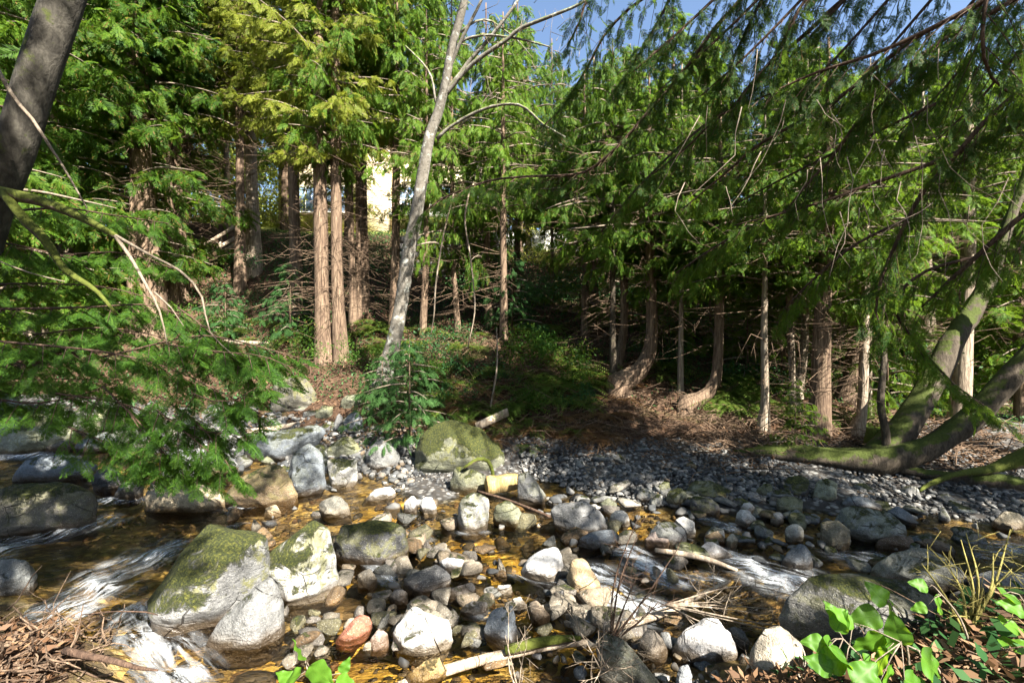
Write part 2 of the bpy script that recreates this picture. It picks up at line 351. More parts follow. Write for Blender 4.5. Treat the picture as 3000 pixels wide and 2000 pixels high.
def beam(p, q, w, h):
    p = np.asarray(p, float); q = np.asarray(q, float); t = q - p; L = np.linalg.norm(t); t /= L
    a = np.cross(t, [0, 0, 1]); a /= np.linalg.norm(a); u = np.cross(a, t)
    V = np.array([o + a * sa * w / 2 + u * su * h / 2 for o in (p, q) for sa in (-1, 1) for su in (-1, 1)])
    return V, [np.array([[0, 1, 3, 2], [4, 6, 7, 5], [0, 4, 5, 1], [2, 3, 7, 6], [0, 2, 6, 4], [1, 5, 7, 3]])]

def at(px, py, Y):
    return np.array([(px - 1500) / F * Y, Y, CAM_H - (py - 1000) / F * Y])

# ------------------------------------------------------------------ terrain
_cp = [(-1, 0, 1.35), (1, 0, 1.4), (4, 0, 1.6), (-5, 0, 1.1), (10, 0, 1.9), (-12, 0, 1.2), (0, -6, 1.8), (12, -8, 2.4), (-12, -8, 1.8), (30, 0, 3), (-30, 0, 3),
       (0, 2.6, 0.75), (-1.5, 2.6, 0.85), (1.4, 2.5, 0.9), (2.4, 2.4, 1.2), (3.2, 2.6, 1.22), (3.4, 3.2, 1.12), (4.6, 2.6, 1.3), (5.2, 3.8, 0.8), (7, 3.2, 1.2), (9, 4.4, 0.6), (2.6, 3.6, 0.35), (4.0, 4.6, 0.0), (6.5, 5.0, -0.1),
       (-3.9, 3.7, 0.52), (-4.6, 4.0, 0.48), (-3.75, 3.5, 0.30), (-3.05, 4.05, -0.25), (-2.9, 3.5, -0.22), (-6, 4.2, 0.5), (-4.6, 4.8, -0.2), (-2.5, 3.8, -0.2), (-8, 5, 0.4),
       (0, 3.8, -0.15), (0, 5, -0.24), (1.5, 4.2, -0.1), (-2.5, 6, -0.30), (-5, 6, -0.32), (-7.5, 7.5, -0.25), (2, 6, -0.22), (4, 6.2, -0.25), (6.5, 6.2, -0.25), (10, 6.0, -0.2), (14, 6, -0.1), (18, 4.5, 0.2),
       (-1, 7.5, -0.22), (-4, 8.5, -0.12), (-9, 10, -0.02), (-14, 13, 0.35), (-20, 15, 0.8), (-28, 18, 1.4), (1.5, 8.2, -0.10), (-1.6, 8.7, 0.05), (0.4, 9.6, 0.0), (-3, 10.5, 0.08), (-6, 11.5, 0.25),
       (2, 8.7, 0.10), (4.2, 7.9, 0.08), (7.9, 7.2, 0.10), (8.4, 8.6, 0.3), (6.9, 9.2, 0.34), (11, 7.6, 0.3), (6.2, 8.1, 0.12)]
_pp = [(2300, 1320, 10.3), (2900, 1310, 11), (2400, 1270, 11), (2100, 1215, 11.9), (1900, 1150, 13), (1800, 1330, 10.5), (1600, 1330, 10.7), (1600, 1280, 11.3), (1500, 1210, 12.2), (1500, 1090, 13.5),
       (1400, 1000, 15), (1250, 1090, 13.6), (1250, 1210, 12.0), (1100, 1110, 13.8), (1000, 1060, 15), (1050, 1190, 12.4), (850, 1190, 13.2), (850, 1000, 16.5), (600, 1000, 18), (300, 950, 20), (100, 950, 20), (0, 1150, 15), (-300, 1100, 17),
       (300, 1180, 14.5), (600, 1130, 15), (600, 830, 20), (550, 750, 22), (550, 650, 24.5), (900, 850, 19.5), (1250, 880, 20.5), (1250, 700, 23), (1500, 870, 20), (1650, 860, 21), (1700, 750, 26), (1900, 900, 17.5), (2100, 1010, 16.5),
       (2500, 1110, 16.5), (2900, 1150, 17), (2700, 1050, 22), (3300, 1150, 16), (1700, 980, 15.5), (900, 690, 28), (1300, 680, 29), (200, 700, 30), (2200, 850, 24), (2600, 950, 30)]
_cp += [tuple(at(*p)) for p in _pp]
_cp += [(-40, 40, 13), (0, 45, 12.5), (30, 45, 7), (60, 30, 5), (-60, 20, 10), (0, 120, 22), (100, 120, 22), (-100, 120, 26), (-100, -20, 10), (100, -20, 10), (0, -60, 6), (22, 9, 0.8), (25, 18, 1.6)]
_cp = np.array(_cp, float)
def _solve():
    P = _cp[:, :2]; K = np.linalg.norm(P[:, None] - P[None], axis=2); n = len(P)
    A = np.zeros((n + 3, n + 3)); A[:n, :n] = K + np.eye(n) * -0.02; A[:n, n] = 1; A[:n, n + 1:] = P; A[n, :n] = 1; A[n + 1:, :n] = P.T
    return np.linalg.solve(A, np.concatenate([_cp[:, 2], np.zeros(3)]))
_W = _solve()
def terr(x, y):
    x = np.asarray(x, float); y = np.asarray(y, float); sh = x.shape; q = np.stack([x.ravel(), y.ravel()], 1); out = np.empty(len(q))
    for i in range(0, len(q), 20000):
        c = q[i:i + 20000]; K = np.linalg.norm(c[:, None] - _cp[None, :, :2], axis=2)
        out[i:i + 20000] = K @ _W[:len(_cp)] + _W[len(_cp)] + c @ _W[len(_cp) + 1:]
    return out.reshape(sh)
def wlev(x, y):
    x = np.asarray(x, float); y = np.asarray(y, float)
    up = np.clip((-x - 3.0) / 10.0, 0, 2.5) * np.clip((y - 7) / 6.0, 0, 2.0) * 0.42
    return up + 0.015 * np.clip(x - 2, 0, 10) + 0.02 * np.clip(y - 7, 0, 4)
_Ys = np.concatenate([np.arange(1.6, 14, 0.05), np.arange(14, 70, 0.15)])
def hit(px, py):
    X = (px - 1500) / F * _Ys; Z = CAM_H - (py - 1000) / F * _Ys
    g = np.maximum(terr(X, _Ys), np.where((_Ys > 3.5), wlev(X, _Ys), -9))
    k = np.nonzero(Z <= g)[0]
    Y = _Ys[k[0]] if len(k) else 40.0
    return np.array([(px - 1500) / F * Y, Y, CAM_H - (py - 1000) / F * Y])
def gz(x, y): return float(terr(np.array([x]), np.array([y]))[0])
def axis(lo, hi, fine_lo, fine_hi, d, grow):
    a = list(np.arange(fine_lo, fine_hi, d)); s = d
    while a[-1] < hi: s *= grow; a.append(a[-1] + s)
    s = d; b = []
    x = fine_lo
    while x > lo: s *= grow; x -= s; b.append(x)
    return np.array(b[::-1] + a)
def grid_faces(nx, ny):
    i = np.arange(nx - 1)[None, :] + np.arange(ny - 1)[:, None] * nx
    return np.stack([i, i + 1, i + nx + 1, i + nx], 2).reshape(-1, 4)
gx = axis(-140, 140, -15, 15, 0.13, 1.07); gy = axis(-80, 160, 0.5, 17, 0.11, 1.06)
GX, GY = np.meshgrid(gx, gy); GZ = terr(GX, GY)
rough = np.array([mnoise.fractal(Vector((x * 0.9, y * 0.9, 1.3)), 0.75, 2.1, 5) for x, y in zip(GX.ravel(), GY.ravel())]).reshape(GX.shape)
bedm = np.clip((0.30 - (GZ - wlev(GX, GY))) / 0.25, 0, 1) * (GY > 3.0) * (GY < 20)
GZ = GZ + rough * np.where(bedm > 0.5, 0.07, 0.11)
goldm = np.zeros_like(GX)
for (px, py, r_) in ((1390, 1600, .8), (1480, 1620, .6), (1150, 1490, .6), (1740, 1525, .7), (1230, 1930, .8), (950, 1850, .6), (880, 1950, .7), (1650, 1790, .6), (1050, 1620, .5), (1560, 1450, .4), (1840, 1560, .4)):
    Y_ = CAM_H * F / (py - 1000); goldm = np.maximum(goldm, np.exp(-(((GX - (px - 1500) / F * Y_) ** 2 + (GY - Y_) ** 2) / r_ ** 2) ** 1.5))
grassm = np.clip((GY - 25.5) / 2.0, 0, 1) * np.clip((8 - GX) / 6, 0, 1)
link_mesh('ground', np.stack([GX, GY, GZ], 2).reshape(-1, 3), grid_faces(len(gx), len(gy)), M['ground'], attrs={'grav': (np.clip((GZ - wlev(GX, GY) + 0.06) / 0.06, 0, 1) * np.clip((0.62 - (GZ - wlev(GX, GY))) / 0.15, 0, 1) * (GY > 7.2) * (GY < 15)).ravel(), 'gold': goldm.ravel(), 'bed': bedm.ravel(), 'grass': grassm.ravel()})['kind'] = 'structure'

def cpx(c, pts):
    ox = {'A': 0, 'B': 600, 'C': 1200, 'D': 1800, 'E': 2300}[c]
    return [(ox + x * 0.542, 1150 + y * 0.542) for x, y in pts]
# ------------------------------------------------------------------ water
FOAM = [  # polyline in frame pixels, half width m, strength
    ([(-60, 1640), (108, 1583), (206, 1551), (300, 1530)], 0.35, 0.75), ([(20, 1850), (163, 1795), (244, 1768), (325, 1692), (379, 1654), (480, 1610)], 0.42, 0.85),
    ([(400, 1790), (440, 1850), (470, 1909), (520, 1990)], 0.30, 0.85), ([(217, 1502), (303, 1470), (406, 1459), (500, 1455)], 0.22, 0.85), ([(-50, 1350), (70, 1335), (200, 1345)], 0.3, 0.7),
    ([(1515, 1678), (1590, 1700), (1660, 1708)], 0.14, 0.75), ([(1760, 1680), (1810, 1750), (1760, 1800), (1900, 1790)], 0.30, 0.85), ([(1840, 1620), (1890, 1665), (1965, 1702), (2070, 1700)], 0.20, 1.0),
    ([(2170, 1640), (2230, 1680), (2290, 1710), (2350, 1690)], 0.33, 1.0), ([(2440, 1620), (2520, 1650), (2570, 1640)], 0.22, 0.75), ([(2030, 1505), (2100, 1535), (2140, 1552)], 0.16, 0.8),
    ([(650, 1500), (720, 1486)], 0.18, 0.7), ([(1100, 1650), (1145, 1705)], 0.14, 0.8), ([(620, 1560), (700, 1540), (800, 1530)], 0.15, 0.5), ([(1180, 1560), (1260, 1580)], 0.1, 0.6), ([(2900, 1630), (3050, 1600)], 0.3, 0.7), ([(1350, 1560), (1420, 1560)], 0.1, 0.6),
    ([(0, 1590), (-120, 1700)], 0.4, 0.7), ([(1400, 1790), (1440, 1860)], 0.13, 0.55), ([(800, 1440), (900, 1440), (1000, 1420)], 0.2, 0.5)]
wx = axis(-40, 30, -9, 9, 0.07, 1.06); wy = axis(3.2, 22, 3.6, 10, 0.06, 1.05)
WX, WY = np.meshgrid(wx, wy); WZ = wlev(WX, WY)
_fn = np.array([mnoise.fractal(Vector((a * 1.4, c * 2.4, 5.1)), 0.8, 2.0, 3) for a, c in zip(WX.ravel(), WY.ravel())]).reshape(WX.shape)
def rngf(x, y): return np.clip(0.5 + _fn * 0.9, 0, 1)
foam = np.zeros(WX.shape)
for pl, hw, st in FOAM:
    pw = []
    for (a, b_) in pl:
        Y = min(CAM_H * F / (b_ - 1000), 16)
        for _ in range(6): Y = (CAM_H - float(wlev((a - 1500) / F * Y, Y))) * F / (b_ - 1000)
        pw.append(((a - 1500) / F * Y, Y))
    for (x0, y0), (x1, y1) in zip(pw[:-1], pw[1:]):
        dx, dy = x1 - x0, y1 - y0; L2 = dx * dx + dy * dy
        t = np.clip(((WX - x0) * dx + (WY - y0) * dy) / L2, 0, 1); d = np.hypot(WX - x0 - t * dx, WY - y0 - t * dy)
        foam = np.maximum(foam, st * np.exp(-(d / (hw * 1.1)) ** 2) * (0.75 + 0.5 * rngf(WX, WY)))
wn = _fn
WZ = WZ + wn * (0.015 + 0.07 * np.clip(foam, 0, 1)) + 0.03 * np.clip(foam, 0, 1)
link_mesh('water', np.stack([WX, WY, WZ], 2).reshape(-1, 3), grid_faces(len(wx), len(wy)), M['water'], attrs={'foam': foam.ravel()})['kind'] = 'structure'

# ------------------------------------------------------------------ rocks
_bm = bmesh.new(); bmesh.ops.create_icosphere(_bm, subdivisions=5, radius=1.0)
ICO_V = np.array([v.co[:] for v in _bm.verts]); ICO_F = np.array([[v.index for v in f.verts] for f in _bm.faces]); _bm.free()
_bm = bmesh.new(); bmesh.ops.create_icosphere(_bm, subdivisions=2, radius=1.0)
ICO2_V = np.array([v.co[:] for v in _bm.verts]); ICO2_F = np.array([[v.index for v in f.verts] for f in _bm.faces]); _bm.free()
_bm = bmesh.new(); bmesh.ops.create_icosphere(_bm, subdivisions=3, radius=1.0)
ICO3_V = np.array([v.co[:] for v in _bm.verts]); ICO3_F = np.array([[v.index for v in f.verts] for f in _bm.faces]); _bm.free()
def hull_planes(P):
    bm = bmesh.new()
    for p in P: bm.verts.new(p)
    bmesh.ops.convex_hull(bm, input=bm.verts[:]); bm.normal_update()
    N = np.array([f.normal[:] for f in bm.faces]); D = np.array([f.normal.dot(f.verts[0].co) for f in bm.faces]); bm.free()
    s = np.sign(D); s[s == 0] = 1
    return N * s[:, None], np.abs(D) + 1e-6
def rock(label, poly, col, moss=0.2, depth=0.42, p=13, ns=1.0, cat='boulder', name='boulder', Y=None, seed=0):
    """a boulder with the given outline, standing on the bed or bank where its foot is seen"""
    poly = np.array(poly, float); foot = poly[np.argmax(poly[:, 1])]
    if Y is None: Y = hit(foot[0], foot[1])[1]
    base = at(foot[0], foot[1], Y)
    vd = at(*poly.mean(0), 1.0) - np.array([0, 0, CAM_H]); vd = vd / np.linalg.norm(vd)
    # outline carried to the plane through the foot, half way between upright and square to the view
    n = np.array([vd[0] * 0.3, 1.0, vd[2] * 0.8]); n /= np.linalg.norm(n)
    pts = []
    for (a, b_) in poly:
        r = at(a, b_, 1.0) - np.array([0, 0, CAM_H]); t = ((base - np.array([0, 0, CAM_H])) @ n) / (r @ n)
        pts.append(np.array([0, 0, CAM_H]) + r * t)
    pts = np.array(pts); c = pts.mean(0); size = math.sqrt(np.prod(np.ptp(pts @ np.array([[1, 0], [0, 0], [0, 1]]), axis=0)))
    dep = size * depth
    rng = np.random.default_rng(abs(hash(label)) % 1000 if False else (seed + int(poly.sum())) % 100000)
    q = [pts]
    for k, (sc, off) in enumerate(((0.50, -0.80), (0.72, 0.75), (0.4, 1.15))):
        pk = pts if k else pts[np.sort(rng.permutation(len(pts))[:max(3, len(pts) // 2)])]
        q.append(c + (pk - c) * (sc + rng.uniform(-0.15, 0.15, (len(pk), 1))) + n * dep * off + np.array([0, 0, -0.12 * size if off < 0 else -0.2 * size]))
    low = pts[pts[:, 2] < c[2] + 0.1 * size]; q.append(c + (low - c) * [1.04, 1, 1] + np.array([0, 0.15 * dep, -0.4 * size]))
    q = np.concatenate(q) - c
    c2 = (q.max(0) + q.min(0)) / 2 * 0.4; q = q - c2; c = c + c2
    N, D = hull_planes([Vector(v) for v in q])
    nc = 7 if p > 10 else 3
    cn = rng.normal(size=(nc, 3)) + np.array([0, -0.4, 0.5]); cn /= np.linalg.norm(cn, axis=1)[:, None]
    cD = (q @ cn.T).max(0) * rng.uniform(0.80, 0.94, nc)
    N = np.vstack([N, cn]); D = np.append(D, np.maximum(cD, 0.05 * size))
    ext = np.ptp(q, axis=0) / 2; dirs = ICO_V * ext; L = np.linalg.norm(dirs, axis=1); dirs = dirs / L[:, None]
    k = np.clip(dirs @ N.T / D, 1e-6, None); km = k.max(1, keepdims=True)
    r = 1.0 / (km[:, 0] * ((k / km) ** p).sum(1) ** (1 / p)) * 1.035
    V = dirs * r[:, None]; so = float(rng.uniform(0, 50))
    sc = 1.3 / max(size, 0.15)
    dn = np.array([mnoise.fractal(Vector(v * sc) + Vector((so, so, 0)), 0.9, 2.1, 6) for v in V])
    rdg = np.array([abs(mnoise.noise(Vector((v[0] * sc * 1.6 + so, v[1] * sc * 1.6, v[2] * sc * 3.2)))) for v in V])
    V = V * (1 + (0.075 * dn - 0.10 * rdg * ns) * ns)[:, None]
    W = V + c; wet = W[:, 2] - wlev(W[:, 0], W[:, 1])
    wet = np.where(gz(c[0], c[1] - 0.2) > wlev(c[0], c[1]) + 0.12, wet + 0.5, wet)
    o = link_mesh(name, V, ICO_F, M['rock'], attrs={'wet': wet}); o.location = c; o.color = (*col, moss)
    return tag(o, label, cat)
GREY = (0.20, 0.20, 0.195); BLUE = (0.145, 0.165, 0.185); PALE = (0.46, 0.45, 0.42); BROWN = (0.20, 0.14, 0.075); TAN = (0.46, 0.34, 0.19); DARK = (0.08, 0.08, 0.08); GOLD = (0.34, 0.24, 0.09); GRN = (0.17, 0.175, 0.115); RED = (0.42, 0.15, 0.09)
ROCKS = [
 ('A', [(800,1130),(870,1010),(960,870),(1040,760),(1150,670),(1230,665),(1300,710),(1440,740),(1425,880),(1390,980),(1250,1120),(1200,1190),(1050,1260),(900,1265),(840,1200)], GREY, 0.78, 'huge moss-covered boulder with sunlit lower flank beside the white cascade'),
 ('B', [(-60,1400),(60,1220),(180,1120),(300,1030),(370,950),(440,1000),(440,1075),(385,1175),(435,1265),(340,1360),(150,1400)], GREY, 0.12, 'smooth grey slab leaning against the foot of the huge mossy boulder'),
 ('B', [(300,900),(390,810),(560,700),(630,695),(670,740),(710,880),(715,1000),(640,1080),(450,1120),(330,1000)], PALE, 0.55, 'pale blocky boulder with yellow moss edges just right of the huge mossy boulder'),
 ('B', [(680,760),(750,710),(920,672),(1050,690),(1095,730),(1085,820),(1050,880),(950,920),(760,880),(700,830)], DARK, 0.38, 'dark cracked boulder with bright moss on its back between the pale block and amber pool'),
 ('B', [(105,530),(130,490),(250,430),(380,370),(430,390),(440,430),(495,540),(430,605),(330,590),(150,560)], BROWN, 0.30, 'brown wedge-shaped boulder with an orange waterline'),
 ('B', [(440,440),(480,330),(560,265),(610,290),(655,370),(655,430),(550,540),(505,550),(480,480)], BLUE, 0.22, 'upright blue-grey slab between the brown wedge and the mossy block'),
 ('B', [(655,355),(820,350),(820,420),(790,480),(740,512),(690,490),(665,420)], PALE, 0.48, 'flat-topped mossy block tapering to a pale foot'),
 ('B', [(655,300),(760,230),(800,240),(845,300),(820,345),(660,350)], GRN, 0.40, 'low mossy slab resting behind the flat-topped block'),
 ('B', [(215,270),(300,220),(480,190),(670,160),(670,190),(540,270),(440,340),(330,330),(230,300)], BLUE, 0.25, 'broad flat blue-grey slab under the driftwood branch'),
 ('B', [(870,330),(920,250),(960,245),(1010,290),(1070,350),(990,400),(890,410)], GREY, 0.15, 'rough grey rock left of the gravel inlet'),
 ('C', [(0,330),(40,240),(130,170),(220,138),(310,150),(380,190),(450,270),(520,330),(470,400),(300,380),(100,370),(10,355)], GRN, 0.82, 'large domed boulder thick with moss in front of the dark bank'),
 ('C', [(205,490),(215,400),(260,385),(370,410),(440,450),(445,530),(390,535),(280,525),(215,520)], GRN, 0.28, 'squared olive-grey block behind the egg-shaped boulder'),
 ('C', [(250,620),(270,560),(320,520),(380,522),(440,570),(440,660),(400,730),(340,748),(280,740),(255,690)], PALE, 0.42, 'egg-shaped pale boulder with a green mossy cap at the amber pool'),
 ('C', [(445,600),(520,570),(590,600),(630,680),(600,720),(500,690),(440,660)], GRN, 0.25, 'dull green rock touching the right side of the egg-shaped boulder'),
 ('C', [(580,440),(640,415),(690,480),(745,560),(740,600),(670,590),(590,560)], GREY, 0.30, 'dark-sided wedge rock right of the split yellow log'),
 ('C', [(760,620),(800,590),(920,580),(980,575),(1030,640),(1070,720),(980,740),(920,760),(850,735),(800,680)], GREY, 0.02, 'angular grey rock with a white lit right face below the gravel bar'),
 ('C', [(910,790),(1000,740),(1090,730),(1140,770),(1100,800),(1000,835),(930,835)], BLUE, 0.02, 'low dark blue-grey stone under the angular grey rock'),
 ('C', [(590,930),(620,890),(720,830),(800,815),(840,860),(840,920),(810,990),(770,1015),(700,980),(620,960)], (0.6,0.59,0.57), 0.0, 'smooth white boulder beside the tan egg boulder'),
 ('C', [(835,970),(850,910),(900,870),(950,880),(1000,950),(1050,1040),(1040,1080),(960,1090),(860,1080)], TAN, 0.05, 'tan orange egg-shaped boulder right of the smooth white one'),
 ('C', [(1070,680),(1090,640),(1140,625),(1190,650),(1200,690),(1160,725),(1090,710)], PALE, 0.0, 'round pale speckled stone right of the angular grey rock'),
 ('B', [(1080,1000),(1160,960),(1270,920),(1330,990),(1300,1080),(1200,1090),(1100,1050)], DARK, 0.0, 'dark triangular stone below the amber pool'),
 ('B', [(1260,915),(1310,890),(1400,900),(1420,940),(1360,975),(1280,970)], (0.58,0.57,0.55), 0.0, 'small white stone atop the dark triangular stone'),
 ('C', [(190,1080),(240,1050),(350,1020),(355,1060),(320,1120),(240,1110)], DARK, 0.0, 'small dark wet stone right of the dark triangular one'),
 ('C', [(465,1070),(475,1040),(550,1035),(555,1075),(510,1090)], PALE, 0.0, 'tiny square pale stone in mid-stream'),
 ('B', [(1020,1290),(1060,1230),(1130,1150),(1230,1190),(1330,1230),(1340,1310),(1280,1380),(1190,1410),(1080,1370),(1030,1330)], PALE, 0.12, 'broad pale boulder with a glaring sunlit face near the fallen birch pole'),
 ('C', [(400,1290),(430,1190),(500,1130),(555,1130),(580,1240),(580,1330),(540,1370),(470,1340)], BLUE, 0.05, 'upright grey tooth-shaped stone crossed by a sun stripe'),
 ('C', [(270,1170),(340,1120),(410,1130),(430,1170),(350,1210),(290,1190)], BLUE, 0.05, 'flat blue-grey stone left of the tooth-shaped stone'),
 ('C', [(555,1110),(600,1100),(635,1150),(600,1180),(565,1160)], PALE, 0.0, 'small pale stone right of the tooth-shaped stone'),
 ('C', [(780,1080),(830,1050),(850,1110),(840,1160),(800,1170),(785,1130)], DARK, 0.0, 'small black stone left of the tan egg boulder foot'),
 ('B', [(690,1340),(730,1290),(830,1190),(890,1190),(915,1230),(880,1290),(800,1350),(710,1370)], RED, 0.0, 'smooth reddish orange stone in the shallows'),
 ('B', [(890,1340),(940,1270),(985,1280),(995,1350),(960,1400),(900,1390)], (0.36,0.28,0.25), 0.0, 'pinkish grey stone right of the reddish orange stone'),
 ('C', [(1225,1360),(1260,1280),(1310,1262),(1370,1310),(1405,1380),(1380,1440),(1290,1450),(1240,1410)], (0.34,0.29,0.23), 0.02, 'rounded brown-grey boulder behind the bare twigs'),
 ('D', [(400,1250),(490,1210),(560,1215),(620,1280),(680,1390),(680,1420),(620,1460),(540,1460),(430,1420),(350,1380),(330,1330)], (0.52,0.5,0.48), 0.0, 'large pale angular boulder behind the dry brush'),
 ('D', [(720,1450),(740,1380),(810,1270),(860,1240),(960,1280),(1010,1350),(1040,1450),(1055,1560),(800,1580),(730,1500)], (0.50,0.43,0.33), 0.05, 'large cream boulder beside the broad green leaves'),
 ('D', [(600,1280),(650,1255),(700,1290),(740,1360),(700,1400),(650,1350)], GREY, 0.0, 'grey stone wedged between the two large pale boulders'),
 ('D', [(275,560),(290,520),(350,505),(400,540),(380,590),(330,615),(285,600)], GRN, 0.45, 'round mossy stone at the edge of the gravel bar'),
 ('D', [(400,580),(420,540),(500,560),(570,590),(585,640),(540,670),(450,650),(410,620)], DARK, 0.35, 'dark flat mossy rock right of the round mossy stone'),
 ('D', [(110,560),(130,520),(180,505),(240,560),(220,600),(160,600)], GREY, 0.25, 'dark-faced grey stone left of the round mossy stone'),
 ('D', [(225,515),(260,475),(300,475),(310,510),(260,545),(228,545)], GRN, 0.40, 'small greenish stone above the round mossy stone'),
 ('D', [(380,520),(430,475),(520,475),(640,520),(660,560),(560,560),(450,545)], GRN, 0.48, 'long low moss-greened rock lying on the gravel bar'),
 ('D', [(655,690),(665,650),(690,620),(740,640),(770,690),(740,725),(690,720)], PALE, 0.05, 'grey stone under the small pale cap stone at the gravel edge'),
 ('D', [(680,625),(700,595),(735,585),(765,620),(755,655),(700,655)], (0.5,0.48,0.45), 0.02, 'small pale cap stone perched on the grey stone at the gravel edge'),
 ('D', [(915,750),(930,715),(980,698),(1030,730),(1030,780),(990,805),(930,800)], (0.42,0.42,0.37), 0.10, 'smooth round pale green stone on the right of the stream'),
 ('D', [(890,900),(980,810),(1050,800),(1080,880),(1085,945),(1000,955),(900,930)], BLUE, 0.05, 'blue-grey rock below the smooth round pale green stone'),
 ('D', [(190,740),(230,700),(330,690),(380,740),(400,830),(330,830),(230,800)], GREY, 0.22, 'oval grey-green stone in midstream beside the pinkish cobble'),
 ('D', [(330,685),(370,665),(430,700),(440,750),(400,790),(370,740)], PALE, 0.1, 'pale washed stone behind the oval grey-green stone'),
 ('D', [(165,790),(200,750),(260,740),(310,780),(300,820),(230,835)], (0.40,0.31,0.26), 0.0, 'pinkish cobble in front of the oval grey-green stone'),
 ('D', [(450,840),(520,800),(560,810),(640,880),(600,900),(500,880)], (0.44,0.43,0.42), 0.0, 'flat grey shelf stone above the side rapid'),
 ('D', [(600,790),(640,752),(670,800),(650,840),(610,830)], (0.45,0.42,0.33), 0.05, 'small cream stone at the end of the flat shelf stone'),
 ('D', [(485,770),(560,745),(610,800),(590,820),(520,800)], BROWN, 0.0, 'wet brown stone behind the flat shelf stone'),
 ('D', [(840,670),(870,640),(910,645),(920,690),(880,710),(845,700)], PALE, 0.0, 'small light grey stone left of the smooth round pale green stone'),
 ('D', [(1120,700),(1200,680),(1280,740),(1270,830),(1190,845),(1120,800)], (0.22,0.19,0.13), 0.18, 'shaded brown boulder in front of the long lichen-spotted rock'),
 ('D', [(880,570),(930,555),(1010,560),(1030,610),(1010,660),(920,650),(885,610)], GRN, 0.30, 'shaded green-grey boulder below the mossy log'),
 ('D', [(1070,560),(1090,480),(1150,460),(1210,490),(1210,550),(1150,585)], (0.30,0.31,0.22), 0.30, 'boulder with a bright lime patch below the mossy log'),
 ('D', [(900,540),(930,460),(1000,440),(1060,470),(1050,540),(1000,560)], DARK, 0.55, 'dark mossy boulder left of the lime-patched boulder'),
 ('D', [(770,520),(800,490),(850,485),(860,540),(800,555)], GRN, 0.30, 'small greenish boulder at the shaded end of the gravel bar'),
 ('E', [(270,660),(300,620),(400,610),(560,640),(650,680),(660,730),(560,780),(420,790),(360,740)], (0.25,0.27,0.25), 0.32, 'long shaded lichen-spotted rock on the right bank'),
 ('E', [(290,600),(320,550),(430,555),(540,610),(550,640),(400,625)], BLUE, 0.15, 'smooth shaded slab above the long lichen-spotted rock'),
 ('E', [(550,640),(610,610),(690,660),(715,690),(690,715),(640,700)], BLUE, 0.02, 'bluish stone at the right end of the long lichen-spotted rock'),
 ('E', [(470,930),(600,860),(720,832),(800,845),(900,900),(980,960),(1000,1010),(700,1040),(560,990)], (0.28,0.28,0.24), 0.18, 'wide low grey-green boulder in the water behind the big shaded boulder'),
 ('E', [(20,1100),(80,1040),(170,970),(280,945),(420,955),(640,990),(760,1060),(830,1150),(810,1260),(600,1350),(300,1300),(100,1180)], (0.17,0.165,0.15), 0.30, 'big shaded boulder with dark moss streaks behind the broad green leaves'),
 ('E', [(980,980),(1100,945),(1291,945),(1400,1000),(1400,1110),(1200,1130),(1000,1060)], (0.32,0.32,0.30), 0.05, 'smooth grey boulder at the right edge of the stream'),
 ('E', [(900,1080),(980,1050),(1040,1070),(1070,1120),(1000,1150),(920,1130)], (0.44,0.39,0.31), 0.0, 'small cream stone behind the yellow twig shrub'),
 ('E', [(1130,690),(1190,635),(1260,650),(1320,720),(1290,750),(1180,740)], (0.19,0.16,0.11), 0.15, 'brown boulder at the far right of the shaded gravel'),
 ('E', [(500,790),(600,770),(700,780),(720,830),(600,850),(500,830)], (0.13,0.09,0.06), 0.0, 'low dark brown submerged rock in the right channel'),
 ('E', [(690,800),(800,785),(920,830),(900,870),(780,850)], (0.16,0.12,0.08), 0.0, 'flat brown wet rock right of the submerged rock'),
 ('A', [(20,470),(80,400),(180,330),(330,328),(450,345),(550,375),(480,450),(330,475),(100,478)], BLUE, 0.15, 'long smooth blue-grey boulder in the left channel'),
 ('A', [(480,480),(530,400),(600,372),(660,430),(680,490),(600,530),(530,520)], DARK, 0.08, 'dark rounded rock at the right end of the long blue-grey boulder'),
 ('A', [(-60,640),(0,520),(150,480),(300,470),(420,490),(520,540),(510,600),(250,690),(0,770),(-60,770)], (0.13,0.12,0.10), 0.30, 'long dark mossy boulder at the left edge above the rapids'),
 ('A', [(610,560),(650,490),(760,455),(780,480),(760,570),(650,585)], (0.14,0.13,0.11), 0.08, 'small dark rock at the head of the left rapid'),
 ('A', [(760,560),(800,470),(900,450),(1040,470),(1150,500),(1230,590),(1200,620),(1000,610),(850,590)], (0.38,0.31,0.20), 0.03, 'wide tan water-washed rock below the curl of orange bark'),
 ('A', [(-60,1000),(-60,900),(60,890),(140,900),(165,960),(160,1060),(60,1110),(-60,1110)], (0.17,0.18,0.18), 0.12, 'dark grey boulder cut by the left edge beside the rapids'),
 ('A', [(-40,230),(0,140),(150,110),(330,110),(390,170),(380,215),(280,240),(180,270),(150,310),(20,320),(-40,310)], (0.26,0.27,0.19), 0.42, 'broad mossy boulder at the back of the left channel'),
 ('A', [(400,185),(470,140),(570,80),(660,65),(700,110),(600,180),(480,205)], (0.40,0.38,0.24), 0.38, 'moss-yellowed rock with a sunlit patch under the hemlock sprays'),
 ('A', [(200,290),(250,230),(330,220),(390,260),(380,300),(280,312)], DARK, 0.20, 'dark low rock in front of the broad mossy back boulder'),
 ('A', [(400,300),(430,250),(560,210),(640,230),(620,290),(500,312)], BLUE, 0.28, 'blue-grey rock with mossy top below the sunlit patch rock'),
 ('A', [(860,450),(870,390),(900,300),(1000,280),(1200,300),(1280,370),(1230,440),(1100,460),(950,465)], GREY, 0.10, 'large grey boulder half hidden by the hemlock tips'),
 ('A', [(-60,140),(-40,30),(60,10),(110,60),(60,130)], BLUE, 0.1, 'blue-grey boulder at the far left back of the channel'),
